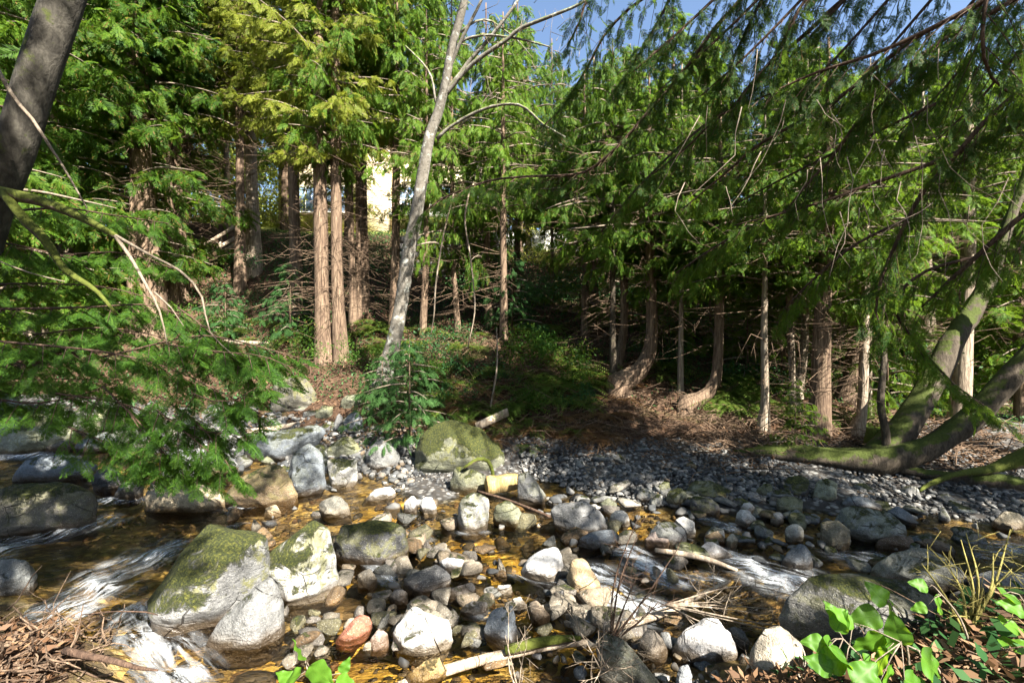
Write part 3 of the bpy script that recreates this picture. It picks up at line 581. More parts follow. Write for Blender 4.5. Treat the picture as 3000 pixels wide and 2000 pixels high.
 ('B', [(730,40),(760,10),(840,0),(855,30),(800,70),(740,60)], GRN, 0.22, 'rounded grey-green boulder at the foot of the leaning alder'),
 ('B', [(590,120),(640,60),(690,70),(690,110),(640,140)], GRN, 0.35, 'small mossy upright rock behind the broad flat slab'),
 ('B', [(690,185),(720,110),(745,130),(745,200),(700,205)], GREY, 0.1, 'pointed grey rock between the mossy upright rock and the cracked slab'),
 ('B', [(750,140),(820,85),(850,130),(860,190),(780,215),(750,190)], BLUE, 0.1, 'cracked grey slab left of the young cedar'),
 ('B', [(360,60),(370,-55),(440,-95),(550,-92),(605,0),(590,55),(480,80)], (0.14,0.13,0.10), 0.42, 'big dark mossy boulder deep in the shade left of the alder foot'),
 ('B', [(330,620),(380,600),(410,640),(370,675),(320,660)], (0.33,0.26,0.16), 0.0, 'small wet tan stone below the brown wedge boulder'),
 ('B', [(610,600),(700,550),(770,580),(790,650),(720,665),(640,640)], (0.17,0.16,0.13), 0.0, 'flat dark wet rock in the pool left of the two white cobbles'),
 ('B', [(850,580),(920,520),(1000,505),(1030,530),(960,570)], (0.55,0.54,0.52), 0.0, 'flat whitish stone at the water edge of the gravel inlet'),
 ('B', [(1070,620),(1090,570),(1130,553),(1155,580),(1145,630),(1110,650)], (0.5,0.5,0.5), 0.0, 'left of two white cobbles at the pool edge'),
 ('B', [(1160,600),(1180,565),(1230,565),(1255,620),(1240,655),(1190,640)], (0.58,0.58,0.57), 0.0, 'right of two white cobbles at the pool edge'),
 ('B', [(820,980),(900,940),(930,1000),(900,1060),(830,1040)], (0.16,0.14,0.11), 0.0, 'dark wet rock below the dark cracked boulder'),
 ('B', [(1000,1090),(1040,1045),(1095,1080),(1100,1130),(1040,1150)], DARK, 0.0, 'small dark wet rock above the broad pale boulder'),
 ('C', [(-20,1520),(100,1440),(160,1430),(200,1500),(120,1560),(0,1570)], GOLD, 0.0, 'golden brown flat stone in the shallows by the pole'),
 ('C', [(1000,1340),(1070,1300),(1150,1310),(1230,1420),(1300,1520),(1380,1600),(1200,1640),(1050,1480)], (0.20,0.20,0.17), 0.25, 'dark green-grey boulder at the lower edge of the frame'),
 ('D', [(330,1560),(350,1480),(400,1465),(420,1530),(390,1600),(340,1610)], (0.36,0.38,0.40), 0.0, 'small blue-grey stone at the lower edge below the large pale angular boulder'),
 ('C', [(640,1130),(680,1110),(760,1200),(740,1250),(660,1220)], (0.38,0.29,0.2), 0.0, 'flat tan stone left of the bare twig thicket'),
]
for c, poly, col, moss, label in ROCKS:
    d = {'E': 0.5}.get(c, 0.45)
    rock(label, cpx(c, poly), col, moss, depth=d, p=10 if 'egg' in label or 'round' in label or 'smooth' in label else 90)

# small cobbles, each its own object, shared shapes
def cobble_mesh(k):
    rng = np.random.default_rng(100 + k)
    q = rng.normal(size=(14, 3)); q /= np.linalg.norm(q, axis=1)[:, None]; q = q[:10] * np.array([1.0, 0.75, 0.55])
    N, D = hull_planes([Vector(v) for v in q]); kk = np.clip(ICO3_V @ N.T / D, 1e-6, None)
    p_ = 8 if k % 3 == 0 else 34; r = 1 / ((kk ** p_).sum(1) ** (1 / p_)); V = ICO3_V * r[:, None]
    V *= (1 + 0.06 * np.array([mnoise.fractal(Vector(v * 1.5) + Vector((k * 7, 0, 0)), 0.9, 2, 4) for v in V]))[:, None]
    return V
cobs = []
for k in range(8):
    o = link_mesh('cobble', cobble_mesh(k), ICO3_F, M['rock'], attrs={'wet': np.full(len(ICO3_V), 0.5)}); cobs.append(o)
COB = [((1560, 1400), (1800, 1560), 34, 0.07, 0.12, 'dry'), ((1800, 1420), (2200, 1600), 30, 0.07, 0.14, 'dry'), ((2200, 1480), (2500, 1640), 24, 0.08, 0.16, 'shade'), ((1150, 1480), (1400, 1560), 8, 0.06, 0.1, 'dry'), ((640, 1400), (1000, 1500), 14, 0.08, 0.16, 'shade'),
       ((900, 1600), (1500, 1900), 55, 0.08, 0.26, 'wet'), ((1500, 1560), (2050, 1850), 36, 0.08, 0.22, 'wet'), ((540, 1190), (1100, 1420), 64, 0.14, 0.42, 'shade'), ((640, 1480), (1200, 1640), 16, 0.1, 0.25, 'wet'), ((1000, 1480), (2000, 1900), 52, 0.1, 0.3, 'wet'), ((2000, 1430), (2900, 1690), 64, 0.08, 0.28, 'shade'), ((1560, 1330), (2350, 1500), 46, 0.12, 0.30, 'dry'), ((620, 1780), (1500, 1990), 30, 0.08, 0.22, 'wet'), ((1500, 1880), (2350, 2010), 34, 0.06, 0.14, 'near'), ((0, 1180), (560, 1330), 16, 0.12, 0.3, 'shade'), ((2600, 1450), (3000, 1600), 20, 0.06, 0.13, 'shade')]
LB = {'dry': ('rounded grey cobble lying on the open gravel bar', 'cobbles on the gravel bar'), 'wet': ('small wet cobble standing out of the shallow midstream water', 'cobbles in the shallows'),
      'shade': ('small shaded cobble between the boulders of the stream bank', 'cobbles between bank boulders'), 'near': ('small angular stone under the fallen pole and dry twigs', 'stones below the near bank')}
first = set(); cobble_mesh_cache = [cobble_mesh(k) for k in range(8)]
PALET = [GREY, BLUE, (0.33, 0.32, 0.30), (0.24, 0.235, 0.22), BROWN, (0.28, 0.25, 0.21), GRN, (0.17, 0.17, 0.18)]
specs = []
for (a, b_, n, r0, r1, kind) in COB:
    for i in range(n):
        k = int(RNG.integers(8)); px, py = RNG.uniform(a[0], b_[0]), RNG.uniform(a[1], b_[1])
        h = hit(px, py); r = RNG.uniform(r0, r1) * (1.25 if RNG.random() < 0.15 else 1)
        c = PALET[int(RNG.integers(len(PALET)))]
        if kind == 'wet': c = tuple(x * 0.7 * t for x, t in zip(c, (1.1, 0.95, 0.75)))
        specs.append((r / h[1], k, h, r, kind, c, (RNG.uniform(-.3, .3), RNG.uniform(-.3, .3), RNG.uniform(0, 6.3))))
specs.sort(key=lambda q: -q[0])
small = Acc()
for j, (_, k, h, r, kind, c, ro_) in enumerate(specs):
    loc = np.array([h[0], h[1] + r * 0.5, h[2] + r * 0.22])
    if j >= 285 and k in first:
        ca, sa = math.cos(ro_[2]), math.sin(ro_[2]); v = cobble_mesh_cache[k] * r; small.add(np.stack([v[:, 0] * ca - v[:, 1] * sa, v[:, 0] * sa + v[:, 1] * ca, v[:, 2]], 1) + loc, ICO3_F); continue
    if k not in first: o = cobs[k]; first.add(k)
    else: o = cobs[k].copy(); C.objects.link(o)
    o.location = loc; o.scale = (r, r, r); o.rotation_euler = ro_
    o.color = (*c, 0.32 if kind == 'shade' else 0.2 if kind == 'dry' else 0.1); tag(o, LB[kind][0], 'cobble', LB[kind][1])
tag(small.obj('small_stones', M['pebble']), 'smaller loose stones among the cobbles of the stream', None, None, 'stuff')

# gravel, bed stones: one mesh each
def scatter_stones(name, regions, label, sink=0.25):
    A = []; Fs = []; n0 = 0
    shapes = [cobble_mesh(k)[:0] for k in range(0)]
    tm = []
    for k in range(6):
        rng = np.random.default_rng(300 + k); q = rng.normal(size=(12, 3)); q /= np.linalg.norm(q, axis=1)[:, None]; q *= np.array([1, 0.8, 0.6])
        N, D = hull_planes([Vector(v) for v in q]); kk = np.clip(ICO2_V @ N.T / D, 1e-6, None); tm.append(ICO2_V / ((kk ** 8).sum(1) ** (1 / 8))[:, None])
    for (x0, y0, x1, y1, n, r0, r1, lo, hi) in regions:
        x = RNG.uniform(x0, x1, n * 3); y = RNG.uniform(y0, y1, n * 3); z = terr(x, y); d = z - wlev(x, y); ok = np.nonzero((d > lo) & (d < hi))[0][:n]
        for i in ok:
            r = r0 + (r1 - r0) * RNG.random() ** 1.6; a = RNG.uniform(0, 6.3); ca, sa = math.cos(a), math.sin(a)
            v = tm[int(RNG.integers(6))] * r * RNG.uniform(0.75, 1.25, 3); v = np.stack([v[:, 0] * ca - v[:, 1] * sa, v[:, 0] * sa + v[:, 1] * ca, v[:, 2]], 1)
            A.append(v + np.array([x[i], y[i], z[i] + r * sink])); Fs.append(ICO2_F + n0); n0 += len(v)
    o = link_mesh(name, np.concatenate(A), np.concatenate(Fs), M['pebble']); o['kind'] = 'stuff'; o['label'] = label; return o
scatter_stones('gravel', [(0.2, 8.2, 6.8, 11.6, 5200, 0.025, 0.10, -0.02, 0.55), (5.5, 6.8, 13, 11, 4200, 0.025, 0.09, -0.02, 0.5), (-2.4, 8.2, 0.4, 10.6, 900, 0.015, 0.06, -0.06, 0.3), (-9, 9, -2, 14, 1800, 0.03, 0.15, -0.05, 0.7), (0, 3.3, 3.2, 5, 700, 0.015, 0.06, -0.1, 0.6)],
                'grey gravel and pebbles of the stream bars')
scatter_stones('bed_pebbles', [(-7, 4, 7, 9, 2200, 0.03, 0.12, -0.6, -0.06), (-6, 3.8, 6, 9, 240, 0.12, 0.36, -0.6, -0.08)], 'amber tinted pebbles on the stream bed', 0.0)

# ------------------------------------------------------------------ foliage sprays
def spray_template(seed, hi=False, flat=False, n=9):
    rng = np.random.default_rng(seed); V = []; Q = []
    def kite(p, d, l, wd):
        s = np.array([-d[1], d[0], 0.0]); k = len(V)
        m = p + d * l * 0.45
        V.extend([p, m + s * wd / 2 + [0, 0, rng.normal(0, .012)], p + d * l, m - s * wd / 2 + [0, 0, rng.normal(0, .012)]]); Q.append([k, k + 1, k + 2, k + 3])
    for i, s in enumerate(np.linspace(0.08, 0.96, n)):
        for sd in (-1, 1):
            if rng.random() < 0.06: continue
            l = (0.46 if not flat else 0.50) * (1.0 - 0.78 * s) * rng.uniform(0.75, 1.25) * (0.55 + 0.45 * min(1, s / 0.25)) + 0.05
            a = sd * rad(rng.uniform(38, 60)); d = np.array([math.cos(a), math.sin(a), 0.0]); p = np.array([s + rng.normal(0, .012), 0, 0.0])
            if hi:
                kite(p, d, l, 0.03)
                m = max(2, int(l / 0.065))
                for j in range(m):
                    t = (j + 0.6) / (m + 0.4)
                    for s2 in (-1, 1):
                        a2 = a + s2 * rad(rng.uniform(35, 52)); d2 = np.array([math.cos(a2), math.sin(a2), 0.0])
                        kite(p + d * l * t, d2, (0.14 * (1 - 0.6 * t)) * rng.uniform(0.7, 1.2), 0.030)
            else:
                kite(p, d, l, 0.050 + 0.03 * rng.random())
                a2 = a - sd * rad(34); kite(p + d * l * 0.3, np.array([math.cos(a2), math.sin(a2), 0.0]), l * 0.6, 0.045)
                a2 = a + sd * rad(30); kite(p + d * l * 0.45, np.array([math.cos(a2), math.sin(a2), 0.0]), l * 0.4, 0.045)
    kite(np.array([0.0, 0, 0]), np.array([1.0, 0, 0]), 1.1, 0.05)
    V = np.array(V, float)
    V[:, 2] += -0.30 * V[:, 0] ** 2 * (1 if not flat else 0.5) - (0.35 if not flat else 0.25) * np.abs(V[:, 1]) ** 1.3
    return V, np.array(Q)
T_LO = [spray_template(k, n=11) for k in range(8)]
T_HI = [spray_template(10 + k, True) for k in range(4)]
T_HEM = [spray_template(20 + k, True, True, 11) for k in range(4)]
class Sprays:
    def __init__(s, temps): s.t = temps; s.X = []; s.N = []; s.P = []; s.S = []
    def add(s, p, d, nrm, size): s.P.append(p); s.X.append(d); s.N.append(nrm); s.S.append(size)
    def arrays(s, rng):
        P = np.array(s.P); X = np.array(s.X); N = np.array(s.N); Z = np.array(s.S)
        X = X / np.linalg.norm(X, axis=1)[:, None]; N = N - X * (N * X).sum(1)[:, None]; N /= np.linalg.norm(N, axis=1)[:, None] + 1e-9; Yv = np.cross(N, X)
        which = rng.integers(0, len(s.t), len(P)); Vs = []; Qs = []; n0 = 0
        for k, (tv, tq) in enumerate(s.t):
            m = which == k
            if not m.any(): continue
            v = (tv[None, :, 0:1] * X[m][:, None] + tv[None, :, 1:2] * Yv[m][:, None] + tv[None, :, 2:3] * N[m][:, None]) * Z[m][:, None, None] + P[m][:, None]
            q = tq[None] + (np.arange(m.sum()) * len(tv))[:, None, None] + n0
            Vs.append(v.reshape(-1, 3)); Qs.append(q.reshape(-1, 4)); n0 += v.shape[0] * v.shape[1]
        return np.concatenate(Vs), np.concatenate(Qs)
UP = np.array([0.0, 0, 1])
def bough(acc, sp, P, R, rng, gap=0.22, twig=0.6, size=0.35, hang=0.5, start=0.2, sides=5, wood=True, flat=False, per=3, twigwood=True):
    """one limb with side twigs that carry sprays"""
    Q, r = resample(P, R, 0.25)
    if wood: acc.add(*tube(Q, r, sides))
    seg = np.linalg.norm(np.diff(Q, axis=0), axis=1); d = np.concatenate([[0], np.cumsum(seg)]); L = d[-1]; s = L * start; sd = 1
    while s < L:
        i = min(np.searchsorted(d, s, side='right') - 1, len(Q) - 2); t = (s - d[i]) / seg[i]; p = Q[i] * (1 - t) + Q[i + 1] * t; ax = (Q[i + 1] - Q[i]) / seg[i]
        side = np.cross(ax, UP); side /= np.linalg.norm(side) + 1e-9
        f = s / L; tl = twig * rng.uniform(0.55, 1.25) * (1.05 - 0.55 * f)
        dr = ax * rng.uniform(0.45, 0.8) + side * sd * rng.uniform(0.5, 0.9) - UP * hang * rng.uniform(0.3, 1.1); dr /= np.linalg.norm(dr)
        e = p + dr * tl - UP * hang * 0.35 * tl
        if twigwood: acc.add(*tube(np.array([p, (p + e) / 2 + UP * 0.05 * tl, e]), np.array([0.008, 0.006, 0.003]) * (0.6 + size), 3))
        for j in range(per):
            u = (j + 0.7) / per; q = p + (e - p) * u; s2 = 1 if j % 2 else -1
            perp = np.cross(dr, UP); perp /= np.linalg.norm(perp) + 1e-9
            dd = dr * rng.uniform(0.5, 1.0) + perp * s2 * rng.uniform(0.1, 0.9) - UP * hang * rng.uniform(0.2, 1.2)
            if flat: nn = UP + rng.normal(0, 0.22, 3)
            else: nn = UP * rng.uniform(0.2, 1.0) + perp * rng.normal(0, 0.6) + rng.normal(0, 0.3, 3)
            sp.add(q, dd, nn, size * rng.uniform(0.65, 1.3))
        s += gap * rng.uniform(0.6, 1.4); sd = -sd
    sp.add(Q[-1], Q[-1] - Q[-2] - UP * 0.02 * hang, UP + rng.normal(0, 0.2, 3), size * 1.1)

def crown_meshes(seed, H, R, nb, size, hang, temps=T_LO, deadfrac=0.0, low=0.4, droop=0.3, gap=0.24, per=4):
    rng = np.random.default_rng(seed); acc = Acc(); sp = Sprays(temps); az = rng.uniform(0, 6)
    for i in range(nb):
        f = (i + rng.random()) / nb; z = H * f; az += 2.4 + rng.normal(0, 0.4)
        L = R * (1 - f) ** 0.75 * (low + (1 - low) * min(1, f / 0.18)) * rng.choice([0.45, 0.8, 1.0, 1.2, 1.5], p=[.2, .25, .25, .2, .1]) * rng.uniform(0.85, 1.15) + 0.3
        d = np.array([math.cos(az), math.sin(az), 0.0]); a = rng.uniform(-0.1, 0.3)
        P = np.array([d * 0.1 + UP * z, d * L * 0.4 + UP * (z + a * L * 0.4 - 0.02), d * L * 0.75 + UP * (z + a * L * 0.5 - droop * L * 0.25), d * L + UP * (z + a * L * 0.45 - droop * L * 0.45)])
        bough(acc, sp, P, np.array([0.035, 0.026, 0.016, 0.006]) * (0.5 + L * 0.3), rng, gap, 0.25 + 0.2 * L, size * 0.78, hang * rng.uniform(0.6, 1.4), 0.12, 4, per=per, twigwood=False)
    V, Q = sp.arrays(rng); return acc, V, Q
def mesh_only(name, V, Fc, mat):
    o = link_mesh(name, V, Fc, mat); me = o.data; bpy.data.objects.remove(o); return me
CROWNS = {}
def mk_crown(key, mat, *a, **k):
    acc, V, Q = crown_meshes(*a, **k)
    wo = acc.obj('branches', M['twig_bark']); wm = wo.data; bpy.data.objects.remove(wo)
    CROWNS[key] = (mesh_only('crown', V, [Q], mat), wm)
mk_crown('cedar0', M['cedar_leaf'], 1, 15, 2.6, 105, 0.55, 0.75)
mk_crown('cedar1', M['cedar_leaf'], 2, 15, 2.3, 95, 0.50, 0.85)
mk_crown('cedar2', M['cedar_leaf'], 3, 15, 3.0, 110, 0.60, 0.65)
mk_crown('olive0', M['olive_leaf'], 4, 15, 2.4, 105, 0.45, 0.45, droop=0.15)
mk_crown('olive1', M['olive_leaf'], 5, 15, 2.7, 110, 0.50, 0.40, droop=0.2)
mk_crown('blue0', M['cedar_leaf_blue'], 6, 15, 2.5, 100, 0.55, 0.6)
mk_crown('short0', M['cedar_leaf'], 9, 7, 2.3, 60, 0.42, 0.75, low=0.7)
mk_crown('short1', M['cedar_leaf'], 10, 7, 2.6, 66, 0.42, 0.65, low=0.7)
mk_crown('sap0', M['cedar_leaf_blue'], 7, 3.0, 1.25, 30, 0.34, 0.55, temps=T_HI, gap=0.2, low=0.9, per=3)
mk_crown('sap1', M['cedar_leaf'], 8, 3.5, 1.1, 30, 0.34, 0.6, temps=T_HI, gap=0.2, low=0.9, per=3)
def dead_twigs_mesh(seed, H, n):
    rng = np.random.default_rng(seed); acc = Acc()
    for i in range(n):
        z = H * rng.random(); a = rng.uniform(0, 6.3); d = np.array([math.cos(a), math.sin(a), 0]); L = rng.uniform(0.4, 2.5)
        P = np.array([d * 0.05 + UP * z, d * L * 0.5 + UP * (z + rng.normal(-0.05, .12) * L), d * L + UP * (z - rng.uniform(0, 0.4) * L)]); acc.add(*tube(P, np.array([0.010, 0.007, 0.0025]), 3))
        for j in range(4):
            u = rng.uniform(0.35, 0.95); q = d * L * u + UP * (z - 0.25 * L * u * u); e = q + (d + rng.normal(0, 0.7, 3)) * 0.3 * L * 0.6
            acc.add(*tube(np.array([q, (q + e) / 2, e]), np.array([0.006, 0.005, 0.002]), 3))
    o = acc.obj('dead_twigs', M['dry_stick']); m_ = o.data; bpy.data.objects.remove(o); return m_
DEADT = [dead_twigs_mesh(50 + k, 6.0, 80) for k in range(3)]
def child(name, me, parent, loc=(0, 0, 0), rz=0.0, sc=(1, 1, 1)):
    o = bpy.data.objects.new(name, me); C.objects.link(o); o.parent = parent; o.location = loc; o.rotation_euler = (0, 0, rz); o.scale = sc; return o
def tree(name, label, path, Y, crown, cz, ch=1.0, cr=1.0, bark='cedar_bark', cat='tree', group=None, dead=True, top=20.0, flare=1.5, sides=12, dz=0.0):
    """path: (px, py, width px) from the foot up at distance Y; the trunk then carries on straight to top (m above the foot)"""
    P = np.array([at(a, b_, Y) for a, b_, _ in path]); R = np.array([w_ / F * Y / 2 for _, _, w_ in path])
    foot = P[0].copy()
    d = P[-1] - P[-2]; d = d / np.linalg.norm(d); d = d * 0.35 + UP; d /= np.linalg.norm(d)
    hh = foot[2] + top - P[-1][2]
    if hh > 0.5:
        n = 4
        for k in range(1, n + 1):
            P = np.vstack([P, P[-1] + d * hh / n]); R = np.append(R, R[len(path) - 1] * (1 - 0.9 * k / n) + 0.01)
            d = d * 0.5 + UP * 0.5; d /= np.linalg.norm(d)
    low = foot.copy(); low[2] = min(foot[2], gz(foot[0], foot[1])) - 0.5
    P = np.vstack([low, P]); R = np.append(R[0] * flare, R); R[1] *= 1 + (flare - 1) * 0.4
    Q, r = resample(P, R, 0.35)
    root = empty(name, foot, label, cat, group)
    V, Fs = tube(Q - foot, r, sides, 0.10, float(foot[0]) * 3.1)
    tr = link_mesh('trunk', V, Fs, M[bark], root)
    # axis position at height cz
    k = np.argmin(abs(Q[:, 2] - (foot[2] + cz))); c0 = Q[k] - foot
    rz = RNG.uniform(0, 6.3)
    if crown:
        cm, wm = CROWNS[crown]; s = (cr, cr, ch)
        child('crown', cm, root, (c0[0], c0[1], cz), rz, s); child('branches', wm, root, (c0[0], c0[1], cz), rz, s)['kind'] = 'stuff'
    if dead: child('dead_twigs', DEADT[int(RNG.integers(3))], root, (c0[0], c0[1], max(1.2, cz - 5.0)), RNG.uniform(0, 6), (1, 1, 1.0))
    return root
T = [  # label, path, Y, crown, crown base height, ch, cr, bark
 ('cedar with a stout reddish trunk behind the mossy branch, left bank', [(442, 810, 62), (436, 700, 56), (424, 560, 52), (415, 420, 46)], 18, 'cedar0', 6.0, 1.0, 1.1, 'cedar_bark'),
 ('left stem of two grey-brown trunks standing together by the red litter slope', [(506, 800, 30), (494, 640, 28), (488, 480, 26)], 19, 'cedar1', 6.5, 1.0, 1.0, 'cedar_bark'),
 ('right stem of two grey-brown trunks standing together by the red litter slope', [(530, 765, 34), (522, 620, 28), (514, 470, 26)], 19.5, 'blue0', 6.5, 1.0, 0.9, 'cedar_bark'),
 ('slim dark conifer trunk beside the top of the wooden stair railing', [(703, 765, 26), (704, 600, 24), (702, 430, 22)], 20, 'olive0', 5.5, 1.0, 1.0, 'cedar_bark'),
 ('grey-streaked conifer trunk right of the wooden stair railing', [(742, 740, 38), (738, 580, 34), (734, 430, 32)], 21, 'olive1', 6.5, 1.0, 1.0, 'pale_bark'),
 ('thin conifer with many bare twigs between the railing and the lit cedar pair', [(868, 870, 34), (864, 700, 30), (860, 520, 28)], 18.5, 'olive0', 6.5, 1.0, 1.0, 'cedar_bark'),
 ('thick sunlit cedar trunk, left of the lit pair above the stream', [(950, 1055, 50), (944, 900, 42), (940, 700, 40), (936, 480, 38)], 15.2, 'olive1', 6.3, 1.0, 0.9, 'cedar_bark'),
 ('narrower sunlit cedar trunk, right of the lit pair above the stream', [(1000, 1055, 44), (990, 900, 36), (986, 700, 32), (984, 480, 30)], 15.2, 'cedar1', 6.3, 1.0, 0.8, 'cedar_bark'),
 ('slender lit trunk just right of the thick cedar pair', [(1034, 910, 22), (1030, 760, 19), (1026, 600, 17)], 17.5, 'olive0', 6.5, 1.0, 0.8, 'cedar_bark'),
 ('thinnest stem of the cluster beside the cedar pair', [(1052, 905, 16), (1050, 760, 14), (1048, 600, 13)], 17.8, 'cedar1', 6.5, 0.9, 0.7, 'cedar_bark'),
 ('red-lit trunk standing in front of the cream house corner', [(1070, 860, 26), (1067, 720, 23), (1064, 560, 21)], 18.5, 'olive1', 6.0, 1.0, 0.8, 'cedar_bark'),
 ('spotted sunlit conifer trunk close left of the leaning alder', [(1154, 935, 27), (1158, 780, 25), (1160, 600, 23)], 16.8, 'cedar2', 6.8, 1.0, 0.8, 'cedar_bark'),
 ('slim leaning trunk right of the alder in front of the stone wall', [(1239, 970, 20), (1245, 830, 19), (1248, 680, 17)], 16.2, 'blue0', 6.0, 0.9, 0.8, 'cedar_bark'),
 ('thin tilted stem in front of the middle of the stone wall', [(1342, 980, 18), (1332, 830, 15), (1326, 690, 13)], 16.2, 'cedar1', 4.5, 0.9, 0.8, 'cedar_bark'),
 ('short-looking red trunk wrapped in sprays right of the stone wall', [(1434, 960, 22), (1430, 850, 20), (1426, 700, 18)], 16.6, 'blue0', 3.8, 0.9, 0.8, 'cedar_bark'),
 ('straight brown trunk at the centre of the far bank', [(1476, 1015, 24), (1475, 850, 21), (1474, 650, 19)], 15.3, 'cedar2', 6.2, 1.0, 0.8, 'cedar_bark'),
 ('dark trunk in front of the white terrace wall', [(1513, 905, 24), (1515, 780, 19), (1516, 620, 17)], 18, 'cedar0', 5.5, 1.0, 0.8, 'cedar_bark'),
 ('very thin pole-like tree before the sunny ivy bank', [(1619, 915, 11), (1618, 780, 10), (1617, 640, 9)], 18, 'cedar1', 5.2, 0.9, 0.6, 'cedar_bark'),
 ('left trunk of a brown pair right of the ivy mound', [(1714, 990, 24), (1715, 850, 21), (1713, 680, 19)], 15.6, 'cedar0', 5.6, 1.0, 0.9, 'cedar_bark'),
 ('right trunk of a brown pair right of the ivy mound', [(1743, 970, 30), (1741, 850, 25), (1740, 680, 22)], 16.2, 'cedar2', 5.6, 1.0, 0.9, 'cedar_bark'),
 ('thin greenish stem rising beside the curved-base cedar', [(1797, 1115, 20), (1795, 950, 17), (1795, 760, 15)], 13.2, 'cedar1', 5.0, 0.9, 0.7, 'moss_bark'),
 ('cedar with a gentle bow at its foot behind the J-shaped cedar', [(1803, 1075, 30), (1822, 1010, 26), (1829, 920, 24), (1828, 780, 22)], 14, 'cedar0', 5.0, 1.0, 0.8, 'cedar_bark'),
 ('J-shaped cedar whose dark trunk sweeps out sideways, larger of the two', [(1815, 1118, 62), (1860, 1100, 54), (1895, 1050, 44), (1910, 980, 36), (1908, 868, 31), (1904, 740, 28)], 13, 'cedar2', 5.2, 1.0, 0.9, 'cedar_bark'),
 ('pencil-thin pale trunk between the two J-shaped cedars', [(1994, 1122, 16), (1995, 980, 14), (1997, 800, 12)], 13, 'cedar1', 4.4, 0.9, 0.7, 'pale_bark'),
 ('J-shaped reddish cedar with exposed roots on the sunny bank, smaller of the two', [(2008, 1180, 44), (2060, 1165, 40), (2094, 1120, 32), (2104, 1040, 28), (2108, 886, 26), (2110, 760, 24)], 12.2, 'cedar0', 4.6, 1.0, 0.8, 'cedar_bark'),
 ('straight slender sunlit trunk standing alone above the fallen mossy log', [(2234, 1262, 36), (2242, 1180, 24), (2239, 1002, 18), (2241, 819, 15)], 11.2, 'cedar1', 5.4, 0.9, 0.8, 'pale_bark'),
 ('pale orange trunk right of the lone slender sunlit one', [(2331, 1190, 28), (2322, 1091, 20), (2313, 877, 18), (2310, 740, 17)], 12.2, 'cedar0', 5.0, 0.9, 0.8, 'pale_bark'),
 ('whitish bent trunk close behind the pale orange one', [(2336, 1152, 26), (2353, 1060, 22), (2360, 900, 18), (2364, 740, 16)], 13.2, 'cedar2', 4.8, 0.9, 0.8, 'pale_bark'),
 ('stout furrowed cedar with a sunlit stripe behind the mossy log', [(2397, 1275, 58), (2404, 1100, 50), (2412, 880, 42), (2424, 658, 38)], 10.9, 'cedar2', 5.6, 1.0, 0.8, 'cedar_bark'),
 ('old flared dark trunk half hidden behind the right trees', [(2485, 1195, 90), (2500, 1110, 52), (2516, 960, 44), (2536, 700, 40)], 13.5, 'cedar0', 6.5, 1.0, 0.9, 'cedar_bark'),
 ('golden barked trunk curving at its foot in front of the flared old one', [(2500, 1278, 46), (2524, 1220, 27), (2531, 1046, 24), (2536, 860, 22)], 11, 'cedar1', 4.8, 0.9, 0.8, 'pale_bark'),
 ('thin grey stem hugging the golden barked trunk', [(2545, 1205, 14), (2547, 1060, 12), (2549, 860, 11)], 12.4, 'cedar1', 4.6, 0.8, 0.6, 'pale_bark'),
 ('pale conifer trunk high at the right, lit on its right edge', [(2722, 1120, 40), (2714, 912, 38), (2705, 700, 35), (2703, 560, 33)], 14.5, 'cedar0', 7.5, 1.0, 0.9, 'pale_bark'),
 ('orange and white trunk near the right edge behind the leaning maple stems', [(2812, 1210, 46), (2824, 1020, 40), (2834, 800, 34), (2838, 640, 32)], 12.6, 'cedar2', 6.5, 1.0, 0.8, 'pale_bark'),
 ('pale crooked trunk in ivy at the far left bank', [(95, 960, 60), (115, 850, 46), (135, 740, 38), (150, 660, 34)], 18.5, 'cedar0', 6.5, 1.0, 1.0, 'pale_bark'),
 ('broad dappled trunk behind the hanging hemlock at the left', [(195, 800, 66), (188, 700, 60), (180, 560, 54), (176, 420, 48)], 20, 'cedar2', 7.0, 1.1, 1.1, 'pale_bark'),
 ('slim white-barked trunk in front of the bright yellow-green clearing', [(668, 640, 16), (664, 520, 15), (662, 400, 14)], 25, 'olive0', 7.0, 0.9, 0.7, 'pale_bark'),
]
for label, path, Y, cr, cz, chh, crr, bk in T:
    tp_ = 20.0
    if path[0][0] > 1230:
        x_ = path[0][0]; ptop = (80 if x_ < 1700 else 210 if x_ < 2300 else 180) + RNG.uniform(-110, 80)
        ft = CAM_H - (path[0][1] - 1000) / F * Y; cz -= 1.7; tp_ = max(CAM_H + (1000 - ptop) / F * Y - ft, cz + 3.0); chh = (tp_ - cz) / 7.2; crr *= 0.95; cr = 'short%d' % (x_ % 2)
    tree('conifer_tree', label, path, Y, cr, cz, chh, crr, bk, 'tree', top=tp_)

# trees standing behind, each with its own trunk and crown; one proto per kind then copies
def copy_tree(src, loc, rz, sc, label, group):
    r = src.copy(); C.objects.link(r); r.location = loc; r.rotation_euler = (0, 0, rz); r.scale = (sc, sc, sc); r['label'] = label; r['group'] = group
    for ch_ in src.children:
        c = ch_.copy(); C.objects.link(c); c.parent = r
    return r
def proto_tree(crown, cz, bark):
    root = empty('background_conifer', (0, 0, 0), 'x', 'tree', 'x')
    P = np.array([[0, 0, -0.6], [0, 0, 0], [0.1, 0.05, 6], [0, 0, 13], [0, 0, 20]], float); Q, r = resample(P, np.array([0.36, 0.26, 0.2, 0.14, 0.02]), 0.6)
    link_mesh('trunk', *tube(Q, r, 9, 0.1), M[bark], root)
    cm, wm = CROWNS[crown]; child('crown', cm, root, (0, 0, cz), 1.0, (1.25, 1.25, (20 - cz) / 15)); child('branches', wm, root, (0, 0, cz), 1.0, (1.25, 1.25, (20 - cz) / 15))['kind'] = 'stuff'
    return root
protos = {}
